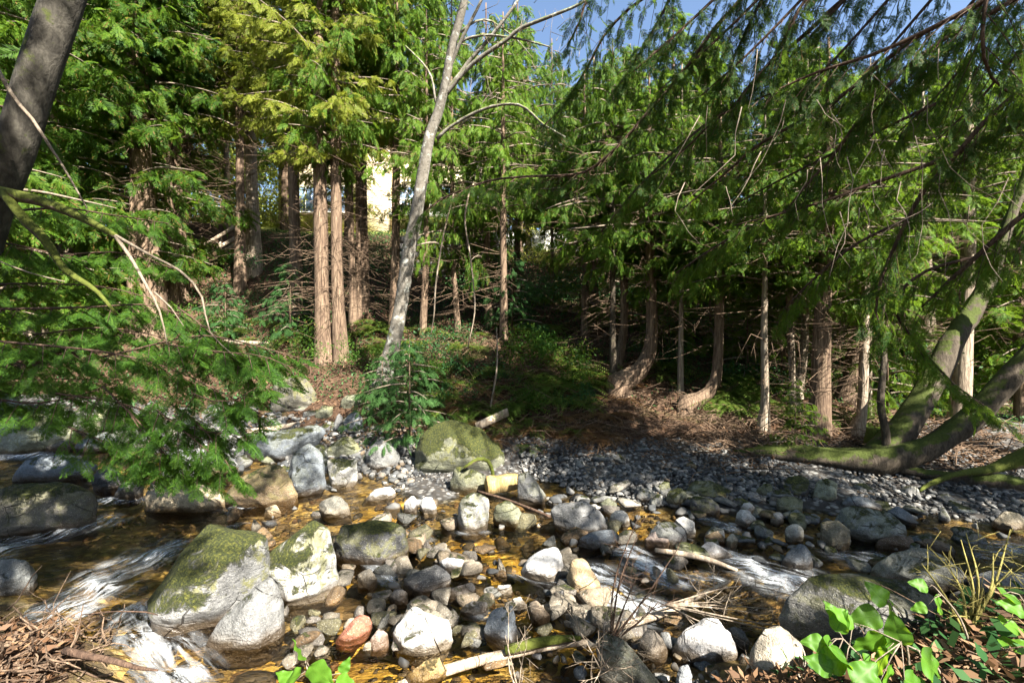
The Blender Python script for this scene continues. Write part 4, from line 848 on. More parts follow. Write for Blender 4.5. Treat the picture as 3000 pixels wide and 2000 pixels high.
GL = {'wood': ('dense green conifer standing deep in the wood behind the trunks', 'conifers deep in the wood'), 'left': ('bright leafy conifer filling the upper left of the wood', 'conifers at the upper left'), 'right': ('green conifer with low sprays behind the right bank trunks', 'conifers behind the right bank'), 'shade': ('unseen conifer added on the near bank to cast shade', 'added shade conifers on the near bank')}  # near-bank conifers are out of view, added to shade the scene
BG = [ # x, y, kind, crown, crown base, scale
 ('left', -17, 14.5, 'cedar0', 2.0, 1.0), ('left', -15, 18, 'cedar2', 2.5, 1.0), ('left', -20, 19, 'cedar0', 2, 1.1), ('left', -14.5, 29, 'cedar1', 4.5, 1.0), ('left', -24, 23, 'cedar2', 2, 1.2), ('left', -18, 25, 'cedar0', 3, 1.1), ('left', -27, 17, 'cedar2', 1.5, 1.1), ('left', -22, 29, 'cedar1', 2, 1.2), ('left', -30, 27, 'cedar0', 2, 1.3),
 ('wood', -8.9, 24.5, 'olive0', 2.5, 0.58), ('wood', 2, 40, 'cedar1', 1.5, 0.6), ('wood', 5.2, 43, 'olive0', 1.5, 0.62), ('wood', -2, 45, 'olive1', 1.5, 0.6), ('wood', 8.5, 40, 'cedar2', 1.5, 0.6), ('wood', 12.5, 42, 'cedar1', 1.5, 0.65), ('wood', -9, 47, 'olive1', 1.5, 0.75), ('wood', -14.5, 47, 'olive0', 1.5, 0.8), ('wood', 3.6, 30, 'olive1', 1.5, 0.4), ('wood', 7, 29, 'cedar1', 1.5, 0.45), ('wood', 0.9, 26, 'cedar1', 4, 0.65), ('wood', 6.5, 25, 'cedar0', 3, 0.62), ('right', 9.6, 16.2, 'cedar2', 1.6, 0.5), ('right', 12.8, 16.5, 'cedar1', 1.4, 0.55), ('right', 18.2, 16, 'cedar0', 1.0, 0.6), ('wood', 0.5, 24.5, 'cedar0', 5.5, 0.45), ('wood', 2.9, 19, 'cedar2', 5, 0.45), ('wood', 4.6, 22, 'cedar0', 5, 0.5), ('wood', -12, 36, 'olive1', 5, 1.2), ('wood', -6, 38, 'cedar0', 4, 1.2), ('wood', -1, 37, 'cedar2', 4, 0.8), ('wood', 4, 35, 'cedar1', 4, 0.7), ('wood', 8, 31, 'cedar0', 4, 0.7), ('wood', -17, 38, 'olive0', 4, 1.2), ('wood', -25, 40, 'cedar0', 3, 1.3),
 ('right', 6.2, 17.5, 'cedar0', 2.4, 0.6), ('right', 8.5, 20, 'cedar2', 2, 0.6), ('right', 11, 18.2, 'cedar1', 1.5, 0.62), ('right', 13.6, 20.5, 'cedar0', 1.2, 0.65), ('right', 16.5, 18, 'cedar2', 1.0, 0.65), ('right', 20, 20.5, 'cedar0', 0.8, 0.7), ('right', 11, 25, 'cedar2', 1.5, 0.7), ('right', 17, 26, 'cedar1', 1, 0.8), ('right', 24, 25, 'cedar2', 1, 0.75), ('right', 15.2, 13.6, 'cedar0', 2.2, 0.6), ('right', 22, 14, 'cedar2', 0.8, 1.0), ('right', 30, 30, 'cedar0', 1, 0.8), ('right', 13, 33, 'cedar0', 2, 0.8), ('shade', -6.5, 0.3, 'cedar2', 4.5, 1.0), ('shade', -2.2, -2.6, 'cedar0', 5, 1.0), ('shade', 12, -1.5, 'cedar1', 4, 1.0), ('shade', 13.5, 2.5, 'cedar0', 2.4, 0.48), ('shade', 17, 3.5, 'cedar2', 2, 0.5),
]
for kind, x, y, cr, cz, sc in BG:
    key = (cr, cz); loc = (x, y, gz(x, y)); lb, gp = GL[kind]
    if key not in protos:
        r = proto_tree(cr, cz, 'cedar_bark'); protos[key] = r; r.location = loc; r.rotation_euler = (0, 0, RNG.uniform(0, 6)); r.scale = (sc, sc, sc); r['label'] = lb; r['group'] = gp
    else: copy_tree(protos[key], loc, RNG.uniform(0, 6.3), sc, lb, gp)

# ------------------------------------------------------------------ leaning alder, maples, big left trunk
def limbs(parent, name, paths, mat, sides=8, origin=(0, 0, 0), bump=0.06, step=0.2):
    out = []
    for path in paths:
        P = np.array([at(a, b_, y) for a, b_, _, y in path]); R = np.array([w_ / F * y / 2 for _, _, w_, y in path]); Q, r = resample(P, R, step)
        o = link_mesh(name, *(lambda t: (t[0] - np.asarray(origin), t[1]))(tube(Q, r, sides, bump, float(P[0][0]))), mat, parent); out.append(o)
    return out
p0 = at(1128, 1095, 12.6)
al = empty('alder_tree', p0, 'leaning grey alder with pale mottled bark in the middle of the picture', 'tree')
limbs(al, 'trunk', [[(1112, 1140, 56, 12.6), (1130, 1085, 48, 12.6), (1152, 1002, 42, 12.5), (1172, 912, 40, 12.4), (1188, 800, 39, 12.2), (1202, 711, 38, 12.1), (1216, 650, 37, 12), (1238, 513, 34, 11.8), (1258, 402, 31, 11.6), (1282, 335, 29, 11.5), (1304, 250, 26, 11.3), (1322, 147, 24, 11.1), (1350, 45, 23, 10.9), (1372, -60, 20, 10.7), (1400, -300, 12, 10.5), (1420, -600, 4, 10.4)]], M['alder_bark'], 14, p0)
limbs(al, 'limb', [[(1280, 408, 12, 11.6), (1321, 370, 10, 11.5), (1424, 317, 9, 11.2), (1522, 308, 8, 11), (1594, 366, 7, 10.8), (1656, 402, 5, 10.7)],
  [(1300, 285, 15, 11.4), (1379, 192, 13, 11.1), (1491, 112, 12, 10.7), (1522, 85, 11, 10.6), (1611, 49, 10, 10.3), (1705, 9, 8, 10), (1800, -60, 5, 9.8)],
  [(1300, 280, 14, 11.4), (1380, 174, 12, 11.2), (1428, 120, 11, 11), (1487, 45, 9, 10.8), (1518, 0, 8, 10.7), (1560, -80, 5, 10.6)],
  [(1303, 240, 11, 11.3), (1344, 134, 10, 11), (1380, 62, 9, 10.8), (1411, 0, 8, 10.6), (1440, -80, 5, 10.5)],
  [(1345, 130, 8, 11), (1361, 116, 8, 11), (1428, 103, 7, 10.9), (1527, 116, 6, 10.7), (1611, 138, 4, 10.5)],
  [(1276, 300, 7, 11.4), (1263, 223, 6, 11.4), (1228, 174, 5, 11.4), (1187, 134, 4, 11.4)],
  [(1350, 95, 8, 10.9), (1384, 67, 7, 10.9), (1428, 58, 6, 11), (1460, 76, 5, 11), (1513, 116, 4, 11), (1560, 170, 2, 11)]], M['alder_bark'], 7, p0)
rng_a = np.random.default_rng(77); tw = Acc()
for k in range(90):
    a = at(rng_a.uniform(1330, 1700), rng_a.uniform(-40, 330), rng_a.uniform(10.4, 11.4)); d = np.array([rng_a.uniform(-0.5, 1), rng_a.normal(0, .4), rng_a.uniform(-0.2, 1)]) * rng_a.uniform(0.3, 1.0)
    v_, f_ = tube(np.array([a, a + d * 0.5 + rng_a.normal(0, .05, 3), a + d]) - p0, np.array([0.008, 0.006, 0.002]), 3); link_mesh('twig', v_, f_, M['twig_bark'], al)
# fallen maple with two leaning stems, right
p1 = at(2300, 1345, 9.6)
mp = empty('maple_tree', p1, 'toppled mossy maple lying along the right bank with two stems leaning up right', 'tree')
limbs(mp, 'trunk', [[(2150, 1322, 8, 10.1), (2220, 1326, 32, 10.0), (2330, 1332, 56, 9.8), (2460, 1342, 66, 9.5), (2560, 1350, 74, 9.2), (2640, 1335, 72, 9.1), (2740, 1298, 63, 9.0), (2850, 1222, 60, 8.9), (2950, 1112, 57, 8.8), (3040, 1010, 54, 8.7), (3200, 760, 46, 8.6), (3300, 300, 30, 8.6), (3350, -300, 10, 8.6)]], M['moss_bark'], 18, p1, 0.26)
limbs(mp, 'stem', [[(2560, 1345, 80, 9.3), (2620, 1285, 72, 9.4), (2670, 1220, 66, 9.6), (2730, 1120, 62, 9.9), (2790, 1000, 56, 10.1), (2840, 925, 50, 10.3), (2880, 850, 40, 10.5), (2915, 770, 34, 10.7), (2960, 640, 28, 11), (3040, 400, 20, 11.5), (3080, 0, 8, 12)],
  [(2594, 1320, 22, 9.2), (2596, 1270, 20, 9.2), (2580, 1180, 18, 9.2), (2590, 1046, 15, 9.3), (2584, 940, 11, 9.4), (2600, 800, 6, 9.4)]], M['moss_bark'], 16, p1, 0.2)
# big trunk cut by the left edge
p2 = at(-70, 900, 6.5)
lt = empty('maple_tree', p2, 'thick dark trunk leaning across the upper left corner', 'tree')
limbs(lt, 'trunk', [[(-260, 1760, 150, 6.5), (-220, 1500, 132, 6.5), (-170, 1250, 120, 6.5), (-110, 900, 108, 6.5), (-40, 640, 100, 6.5), (30, 470, 92, 6.5), (66, 360, 90, 6.5), (106, 235, 92, 6.5), (145, 115, 92, 6.5), (185, 0, 92, 6.5), (240, -160, 80, 6.5), (300, -600, 50, 6.5)]], bark_mat('dark_grey_maple_bark', (0.014, 0.012, 0.010), (0.040, 0.036, 0.029), (0.09, 0.082, 0.066), 0.5, 9, moss=0.45, mosscol=(0.04, 0.048, 0.012)), 16, p2, 0.05)
limbs(lt, 'mossy_branch', [[(-90, 540, 40, 6.4), (0, 562, 34, 6.2), (130, 592, 30, 6.0), (240, 638, 24, 5.8), (340, 692, 15, 5.6)], [(10, 565, 22, 6.1), (70, 640, 26, 6.0), (130, 700, 24, 5.9), (190, 790, 18, 5.8), (280, 850, 12, 5.7), (340, 920, 7, 5.6)]], M['very_moss_bark'], 10, p2, 0.22)
limbs(lt, 'bare_twig', [[(338, 690, 10, 5.6), (430, 742, 7, 5.5), (530, 795, 7, 5.4), (585, 855, 6, 5.4), (600, 915, 5, 5.4), (620, 980, 4, 5.4), (690, 1045, 2, 5.4)], [(338, 690, 11, 5.6), (392, 770, 9, 5.5), (436, 850, 8, 5.4), (460, 890, 6, 5.4), (478, 950, 5, 5.4), (490, 1010, 3, 5.4)], [(452, 855, 6, 5.4), (500, 900, 4, 5.4), (538, 955, 2, 5.4)],
  [(-20, 180, 12, 5.6), (40, 285, 11, 5.6), (95, 350, 9, 5.6), (140, 420, 8, 5.6), (180, 480, 6, 5.6), (255, 610, 4, 5.6)], [(0, 766, 4, 5.6), (90, 800, 4, 5.6), (190, 825, 3, 5.6)]], M['twig_bark'], 6, p2, 0.05)

# ------------------------------------------------------------------ overhanging cedar of the near bank (upper right)
rng_o = np.random.default_rng(99)
p3 = np.array([10.5, 1.2, gz(10.5, 1.2)])
oc = empty('overhanging_cedar', p3, 'big cedar leaning in from the right whose dark limbs fan across the upper right', 'tree')
tP = np.array([p3 - UP * 0.5, p3, p3 + [0.1, 0.1, 6], p3 + [0.1, 0.2, 13], p3 + [0, 0.2, 20]]); Q, r = resample(tP, np.array([0.8, 0.6, 0.48, 0.3, 0.05]), 0.4)
link_mesh('trunk', *(lambda t: (t[0] - p3, t[1]))(tube(Q, r, 14, 0.1)), M['cedar_bark'], oc)
LIMBS = [  # px,py,w,Y
 [(3150, 300, 20, 5.2), (3000, 357, 18, 5.4), (2826, 437, 15, 5.7), (2732, 478, 13, 5.9), (2549, 540, 11, 6.2), (2429, 585, 9, 6.4), (2277, 629, 6, 6.6), (2150, 660, 3, 6.8)],
 [(3150, 130, 19, 5.0), (3000, 259, 17, 5.2), (2893, 348, 15, 5.4), (2826, 424, 13, 5.5), (2759, 500, 12, 5.6), (2705, 562, 11, 5.7), (2670, 620, 11, 5.7), (2625, 712, 10, 5.8), (2580, 823, 9, 5.8), (2566, 912, 6, 5.8), (2585, 970, 3, 5.8)],
 [(3100, -80, 18, 5.2), (2955, 9, 16, 5.4), (2732, 138, 14, 5.8), (2576, 277, 12, 6.1), (2487, 393, 10, 6.3), (2429, 473, 8, 6.4), (2375, 527, 7, 6.5), (2308, 611, 4, 6.6)],
 [(3000, -70, 17, 5.8), (2893, 0, 15, 6.0), (2670, 120, 13, 6.4), (2446, 295, 11, 6.8), (2223, 424, 9, 7.2), (2134, 500, 7, 7.4), (2000, 612, 4, 7.6)],
 [(2950, -40, 15, 5.0), (2803, 45, 13, 5.2), (2580, 152, 11, 5.6), (2388, 214, 8, 6.0), (2223, 290, 5, 6.3), (2100, 340, 3, 6.5)],
 [(2600, -90, 16, 6.4), (2469, 0, 14, 6.7), (2357, 103, 12, 6.9), (2250, 192, 10, 7.1), (2165, 295, 9, 7.3), (2089, 357, 7, 7.5), (2000, 442, 5, 7.7), (1900, 520, 3, 7.9)],
 [(2450, -100, 12, 5.6), (2357, 0, 10, 5.8), (2268, 170, 8, 6.0), (2192, 250, 6, 6.2), (2140, 330, 3, 6.3)],
 [(2280, -80, 11, 6.6), (2232, 0, 10, 6.7), (2178, 107, 8, 6.9), (2147, 180, 6, 7), (2110, 280, 3, 7)],
 [(2250, -120, 15, 6.8), (2170, 0, 13, 7.0), (2089, 89, 12, 7.2), (2000, 214, 11, 7.5), (1893, 335, 10, 7.9), (1848, 388, 9, 8.1), (1777, 460, 9, 8.4), (1696, 509, 8, 8.8), (1535, 518, 7, 9.5), (1428, 531, 6, 10.1), (1330, 567, 5, 10.8), (1277, 594, 5, 11.3), (1232, 634, 4, 11.7)],
 [(1960, -90, 10, 7.2), (1880, 0, 9, 7.4), (1826, 40, 8, 7.5), (1759, 120, 7, 7.7), (1732, 179, 7, 7.8), (1683, 259, 6, 8), (1643, 321, 5, 8.1), (1580, 379, 3, 8.3)],
 [(3120, 560, 18, 5.6), (3000, 627, 16, 5.8), (2870, 743, 13, 6.0), (2786, 819, 10, 6.2), (2700, 900, 5, 6.4)],
 [(3080, 720, 12, 6.6), (2920, 740, 10, 6.8), (2700, 800, 9, 7.0), (2620, 900, 8, 7.2), (2700, 1020, 7, 7.2), (2790, 1120, 5, 7.2), (2880, 1185, 3, 7.2)],
 [(2700, 620, 8, 7.4), (2500, 720, 8, 7.6), (2380, 820, 6, 7.8), (2300, 900, 3, 8)],
 [(2900, -60, 12, 4.6), (2880, 60, 10, 4.6), (2880, 156, 9, 4.6), (2902, 223, 8, 4.7), (2951, 268, 7, 4.8), (3060, 300, 6, 4.9)],
 [(2450, 560, 8, 7.8), (2250, 640, 7, 8.2), (2100, 720, 6, 8.6), (1980, 800, 4, 8.8)],
 [(2750, 300, 9, 6.8), (2500, 420, 8, 7.2), (2300, 520, 6, 7.6), (2150, 600, 4, 8)],
 [(2150, 300, 8, 8.5), (2000, 420, 7, 8.9), (1860, 560, 6, 9.3), (1760, 680, 4, 9.5)],
 [(1990, -60, 9, 8.2), (1930, 60, 8, 8.4), (1860, 180, 7, 8.6), (1800, 270, 4, 8.8)],
 [(1800, -100, 9, 8.0), (1720, 0, 8, 8.2), (1700, 60, 7, 8.3), (1660, 140, 4, 8.4)],
]
for k in range(9):
    x0 = 2050 + 115 * k; LIMBS.append([(x0 + 190, -160 + 12 * k, 11, 6.4), (x0 + 60, -20 + 14 * k, 9, 6.6), (x0 - 90, 120 + 20 * k, 7, 6.9), (x0 - 230, 240 + 22 * k, 3, 7.2)])
wood = Acc(); spd = Sprays(T_HI); spb = Sprays(T_HI)
for li, path in enumerate(LIMBS):
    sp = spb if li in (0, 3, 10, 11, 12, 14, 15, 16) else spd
    P = np.array([at(a, b_, y) for a, b_, _, y in path]); R = np.array([max(3, w_) / F * y / 2 for _, _, w_, y in path])
    bough(wood, sp, P, R, rng_o, gap=0.11, twig=0.8, size=0.22, hang=0.7, start=0.0 if li != 8 else 0.02, sides=7, per=4)
wood.obj('limbs', M['limb_bark'], oc, origin=p3)
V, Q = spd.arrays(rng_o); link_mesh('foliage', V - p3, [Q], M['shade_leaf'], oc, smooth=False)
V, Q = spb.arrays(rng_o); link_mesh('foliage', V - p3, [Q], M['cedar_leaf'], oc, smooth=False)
HIGH = [((9.5, 2.6, 10.5), (4.6, 6.6, 10.2)), ((9.5, 2.2, 12.5), (4.4, 6.4, 11.8)), ((9.3, 2.4, 11.5), (5.4, 5.6, 11.4))]  # unseen limbs above the frame, added to shade the far bank
wood = Acc(); sp = Sprays(T_LO)
for a_, b_ in HIGH:
    a_ = np.array(a_, float); b_ = np.array(b_, float); bough(wood, sp, [np.array([10.5, 1.4, a_[2] - .4]), a_, (a_ + b_) / 2 + [0, 0, .3], b_], np.array([.09, .07, .05, .01]), rng_o, gap=0.16, twig=0.95, size=0.42, hang=0.7, start=0.15, sides=6, per=5)
wood.obj('added_shade_limbs', M['limb_bark'], oc, origin=p3)
V, Q = sp.arrays(rng_o); link_mesh('added_shade_foliage', V - p3, [Q], M['cedar_leaf'], oc, smooth=False)
hangt = Acc()
for k in range(46):
    a = at(rng_o.uniform(1950, 3000), rng_o.uniform(100, 620), rng_o.uniform(4.6, 6.5)); L = rng_o.uniform(0.4, 1.6); d = np.array([rng_o.normal(0, .3), rng_o.normal(0, .2), -1.0])
    P = [a]
    for j in range(5): d = d + rng_o.normal(0, .25, 3) * [1, 1, .3]; P.append(P[-1] + d / np.linalg.norm(d) * L / 5)
    v_, f_ = tube(np.array(P) - p3, np.linspace(0.006, 0.002, 6), 4); link_mesh('hanging_twig', v_, f_, M['twig_bark'], oc)

# unseen tree added behind the viewer: boughs aimed to shade chosen patches
rng_n = np.random.default_rng(321)
p5 = np.array([10.0, -4.5, gz(10.0, -4.5)])
nm = empty('added_shade_tree', p5, 'unseen tree added behind the viewer to dapple stream and banks', 'tree')
tP = np.array([p5 - UP * 0.5, p5, p5 + [-.2, .2, 3.5], p5 + [-.5, .5, 7], p5 + [-.4, .5, 11]]); Q, r = resample(tP, np.array([0.55, 0.42, 0.34, 0.26, 0.1]), 0.4)
link_mesh('trunk', *(lambda t: (t[0] - p5, t[1]))(tube(Q, r, 12, 0.1)), M['moss_bark'], nm)
DAP = [(1050, 1570, .7), (1220, 1710, .55), (1150, 1740, .45), (1440, 1800, .4), (1590, 1585, .4), (1700, 1520, .6), (1820, 1580, .5), (1000, 1380, .9), (820, 1420, .8), (700, 1330, .9), (900, 1240, 1.0), (1350, 1290, .9), (1960, 1680, .35), (2040, 1770, .45), (2150, 1560, .6), (2000, 1460, .7), (1760, 1930, .5), (1620, 1850, .4), (500, 1640, .8), (580, 1560, .45), (470, 1720, .4), (300, 1560, .8), (150, 1480, .9), (450, 1750, .45), (2290, 1470, .9), (620, 1250, 1.0), (760, 1215, 1.1), (1050, 1240, .9), (560, 1340, .9), (930, 1330, .9), (650, 1420, .7), (450, 1300, 1.0), (300, 1400, .9), (1120, 1300, .6), (1180, 1200, 1.0), (1330, 1230, 1.0), (1500, 1200, 1.0), (1250, 1100, 1.3), (1400, 1075, 1.3), (1550, 1120, 1.2), (1330, 1150, 1.3), (1150, 1130, 1.2), (1660, 1130, 1.1), (1420, 1180, 1.0), (1600, 1210, .9), (1080, 1060, 1.2),
  (2150, 1300, .9), (2330, 1320, 1.0), (2480, 1330, 1.0), (2620, 1300, .8), (1640, 1385, .5), (1850, 1385, .6), (2030, 1400, .8), (2250, 1400, .9), (2450, 1450, 1.2), (2640, 1420, 1.2), (2860, 1460, 1.3), (2640, 1560, 1.1), (2850, 1620, 1.1), (2980, 1400, 1.2), (2450, 1600, .9), (2600, 1730, .8), (2350, 1520, .9), (2850, 1730, .5)]
wood = Acc(); sp = Sprays(T_LO)
for (px, py, rr_) in DAP:
    h = hit(px, py); zz = 8.5 + rng_n.uniform(-.8, .8) + (2.5 if py < 1300 else 0); q = h + np.array(SUN_DIR) * ((zz - h[2]) / SUN_DIR.z)
    st = p5 + np.array([-.4, .5, 6.2 + rng_n.uniform(0, 3.5)]); d = q - st; d[2] = 0; d /= np.linalg.norm(d) + 1e-9
    e = q + d * rr_ * 0.8; s0 = q - d * rr_ * 0.9
    bough(wood, sp, [st, (st + s0) / 2 + [0, 0, .4], s0], np.array([.022, .016, .010]), rng_n, gap=9, start=.99, sides=5, size=.2)
    bough(wood, sp, [s0, q, e], np.array([.012, .010, .004]), rng_n, gap=0.11, twig=rr_ * 0.7, size=0.32, hang=0.25, start=0.0, sides=4, per=5, flat=True)
wood.obj('limbs', M['moss_bark'], nm, origin=p5)
V, Q = sp.arrays(rng_n); link_mesh('foliage', V - p5, [Q], M['shrub_leaf'], nm, smooth=False)

# ------------------------------------------------------------------ hemlock of the left foreground
rng_h = np.random.default_rng(123)
p4 = np.array([-8.5, 5.2, gz(-8.5, 5.2)])
hm = empty('hemlock_tree', p4, 'hemlock with flat dark green sprays hanging over the left of the stream', 'tree')
tP = np.array([p4 - UP * 0.4, p4, p4 + [0, 0, 5], p4 + [0, 0, 10], p4 + [0, 0, 14]]); Q, r = resample(tP, np.array([0.3, 0.24, 0.18, 0.1, 0.02]), 0.4)
link_mesh('trunk', *(lambda t: (t[0] - p4, t[1]))(tube(Q, r, 12, 0.08)), M['limb_bark'], hm)
HB = [
 [(-250, 900, 14, 6.6), (0, 905, 11, 6.5), (250, 900, 8, 6.3), (450, 895, 5, 6.1), (600, 960, 3, 6.0)], [(-200, 1040, 14, 6.2), (100, 1060, 11, 6.0), (300, 1045, 8, 5.8), (560, 985, 6, 5.7), (700, 1000, 5, 5.6), (875, 1048, 3, 5.6)],
 [(-200, 980, 12, 5.9), (0, 1000, 10, 5.8), (300, 1030, 8, 5.6), (500, 1080, 6, 5.5), (650, 1150, 4, 5.4), (770, 1215, 3, 5.4)], [(150, 1150, 8, 5.6), (350, 1180, 6, 5.5), (500, 1230, 5, 5.4), (640, 1270, 4, 5.3), (740, 1260, 3, 5.3)],
 [(300, 1130, 7, 5.5), (420, 1250, 6, 5.4), (480, 1330, 4, 5.3), (520, 1370, 2, 5.3)], [(450, 1150, 7, 5.4), (580, 1240, 6, 5.3), (650, 1330, 4, 5.2), (680, 1380, 2, 5.2)], [(-100, 1150, 9, 6.2), (80, 1180, 7, 6.1), (230, 1160, 5, 6.0), (330, 1120, 3, 6)],
 [(-150, 1080, 9, 6.8), (50, 1110, 7, 6.7), (250, 1110, 5, 6.6), (400, 1140, 3, 6.5)], [(100, 980, 7, 6.4), (300, 960, 6, 6.2), (480, 990, 4, 6.1), (620, 1060, 3, 6)], [(200, 1250, 6, 5.6), (320, 1300, 5, 5.5), (420, 1350, 3, 5.4)],
 [(-150, 640, 10, 7.5), (150, 610, 8, 7.3), (330, 630, 5, 7.1), (495, 655, 3, 7)], [(-150, 760, 10, 7.6), (150, 750, 8, 7.4), (350, 740, 5, 7.2), (520, 790, 3, 7.1)], [(-150, 840, 9, 7.2), (100, 830, 7, 7.0), (300, 840, 5, 6.9), (430, 870, 3, 6.8)],
 [(520, 900, 5, 5.9), (600, 960, 4, 5.8), (690, 1060, 3, 5.7), (730, 1130, 2, 5.6)], [(-100, 700, 8, 6.9), (60, 720, 6, 6.8), (220, 760, 4, 6.7)], [(500, 1010, 6, 5.5), (640, 1030, 5, 5.4), (760, 1040, 4, 5.3), (850, 1075, 2, 5.3)], [(460, 1200, 5, 5.2), (560, 1280, 4, 5.1), (620, 1330, 2, 5.1)], [(380, 1210, 6, 5.4), (440, 1290, 4, 5.3), (600, 1370, 3, 5.2)], [(560, 1150, 5, 5.3), (660, 1180, 4, 5.2), (760, 1130, 3, 5.2), (820, 1110, 2, 5.2)], [(-60, 300, 9, 7.6), (60, 330, 7, 7.4), (150, 420, 4, 7.3)]]
wood = Acc(); sp = Sprays(T_HEM)
for path in HB:
    P = np.array([at(a, b_, y) for a, b_, _, y in path]); R = np.array([max(2.5, w_ * 0.8) / F * y / 2 for _, _, w_, y in path])
    bough(wood, sp, P, R, rng_h, gap=0.15, twig=0.50, size=0.22, hang=0.5, start=0.05, sides=6, per=5, flat=True)
wood.obj('limbs', M['limb_bark'], hm, origin=p4)
V, Q = sp.arrays(rng_h); link_mesh('foliage', V - p4, [Q], M['hemlock_leaf'], hm, smooth=False)

# ------------------------------------------------------------------ saplings, ferns, shrubs
def sapling(px, py, crown, sc, label, Y=None, lean=0.0, sz=1.0):
    h = hit(px, py) if Y is None else at(px, py, Y); root = empty('young_cedar', h, label, 'sapling'); root.rotation_euler = (lean, 0, RNG.uniform(0, 6)); root.scale = (sc, sc, sc * sz)
    H = 3.0; link_mesh('trunk', *tube(np.array([[0, 0, -0.3], [0, 0, 1.5], [0, 0, H]], float), np.array([0.04, 0.025, 0.005]), 6), M['cedar_bark'], root)
    cm, wm = CROWNS[crown]; child('crown', cm, root); child('branches', wm, root)['kind'] = 'stuff'; return root
sapling(1200, 1290, 'sap0', 0.85, 'bushy blue-green young cedar at the foot of the leaning alder')
sapling(1120, 1230, 'sap0', 0.6, 'low blue-green seedling tucked between the alder foot and the cracked slab')
sapling(850, 980, 'sap0', 0.9, 'blue-green young cedar below the stair railing', Y=16.8)
sapling(660, 990, 'sap0', 0.75, 'young cedar left of the one below the railing', Y=17.5)
sapling(1500, 960, 'sap0', 0.9, 'young cedar with dark sprays at the middle of the far bank', Y=15.8)
sapling(1380, 860, 'sap0', 1.2, 'bluish young cedar in front of the stone wall', Y=18.5)
sapling(2330, 1300, 'sap1', 0.42, 'small bright seedling growing on the fallen mossy log', Y=10.0)
sapling(2600, 1180, 'sap1', 0.9, 'sunlit young cedar between the golden trunk and maple stems', Y=12)
sapling(380, 950, 'sap1', 1.2, 'bright young conifer left of the red fern')
for (px, py, Y, sc) in ((1960, 1010, 15.5, 1.0), (2080, 1000, 16, 1.1), (2190, 1040, 14.5, .9), (2290, 1060, 14.5, 1.0), (2460, 1090, 14.8, 1.1), (2650, 1110, 14.5, 1.1), (2760, 1130, 15, 1.2), (2900, 1150, 14.5, 1.2), (1830, 990, 16, 1.0), (1700, 960, 17, 1.0)):
    x, y, _ = at(px, py, Y); q = np.array([x, y, gz(x, y)]); q_ = CAM_H - q[2]
    o = sapling(1500 + x / y * F, 1000 + q_ / y * F, 'sap1', sc, 'green sapling standing among the trunks behind the right bank', Y=y); o['group'] = 'saplings behind the right bank'
def fern_mesh(seed, n=15, L=0.95):
    rng = np.random.default_rng(seed); V = []; Q = []
    for i in range(n):
        a = i * 2.4 + rng.normal(0, .2); d = np.array([math.cos(a), math.sin(a), 0]); s = np.array([-d[1], d[0], 0]); l = L * rng.uniform(0.7, 1.15); el = rng.uniform(0.45, 1.1)
        pts = []
        for t in np.linspace(0, 1, 22): pts.append(d * l * t * math.cos(el * (1 - t * 0.6)) + UP * (l * (math.sin(el) * t - 0.75 * t * t * 1.0)))
        pts = np.array(pts)
        for k in range(1, 21):
            t = k / 21; wl = 0.13 * l / 0.75 * (math.sin(math.pi * min(1, t * 0.85 + 0.12)) ** 0.7)
            ax = pts[k + 1] - pts[k - 1]; ax /= np.linalg.norm(ax)
            for sd in (-1, 1):
                b = len(V); tip = pts[k] + s * sd * wl + ax * 0.03 - UP * 0.02; m = (pts[k] + tip) / 2; V.extend([pts[k], m + ax * 0.014, tip, m - ax * 0.014]); Q.append([b, b + 1, b + 2, b + 3])
    return mesh_only('fronds', np.array(V), [np.array(Q)], M['fern_leaf'])
FERN = [fern_mesh(k) for k in range(4)]
FR = [((1020, 940), (1250, 1040), 14, 'sword fern on the bank between the cedar pair and the alder'), ((1180, 960), (1560, 1230), 36, 'sword fern on the shady middle bank'), ((1560, 960), (1800, 1200), 40, 'sword fern on the dark bank left of the J-shaped cedar'), ((1920, 1050), (2000, 1180), 6, 'pale dry-edged fern between the J-shaped cedars'), ((2100, 1100), (2230, 1215), 20, 'sunlit yellow-green fern behind the lone slender trunk'), ((2260, 1180), (2420, 1250), 5, 'fern at the foot of the pale trunks'), ((2520, 1180), (2640, 1270), 5, 'fern beside the golden barked trunk'), ((640, 940), (900, 1060), 14, 'fern on the bank above the horizontal log'), ((60, 860), (420, 1010), 14, 'fern in the shade of the left bank'), ((2700, 1200), (3000, 1260), 5, 'fern behind the leaning maple stems'), ((1280, 1230), (1750, 1320), 18, 'small fern at the foot of the bank above the gravel')]
for (a, b_, n, lb) in FR:
    for i in range(n):
        h = hit(RNG.uniform(a[0], b_[0]), RNG.uniform(a[1], b_[1])); o = child('fern', FERN[int(RNG.integers(4))], None, h, RNG.uniform(0, 6), (1, 1, 1)); s = RNG.uniform(0.6, 1.25) * (0.6 if 'small' in lb else 1); o.scale = (s, s, s); tag(o, lb, 'fern', lb.replace('sword fern', 'ferns').replace('fern', 'ferns', 1) if 'ferns' not in lb else lb)
wm_ = foliage_mat('brown_fern', (0.05, 0.025, 0.010), (0.14, 0.075, 0.032), (0.26, 0.16, 0.075), 0.3)
wfm = FERN[2].copy(); wfm.materials.clear(); wfm.materials.append(wm_)
for i in range(34):
    h = hit(RNG.uniform(1200, 1850), RNG.uniform(1080, 1290)); o = child('fern', wfm, None, h, RNG.uniform(0, 6), (1, 1, 1)); q_ = RNG.uniform(0.5, 0.95); o.scale = (q_, q_, q_ * .7); tag(o, 'withered brown fern hanging on the middle bank above the gravel', 'fern', 'withered ferns on the middle bank')
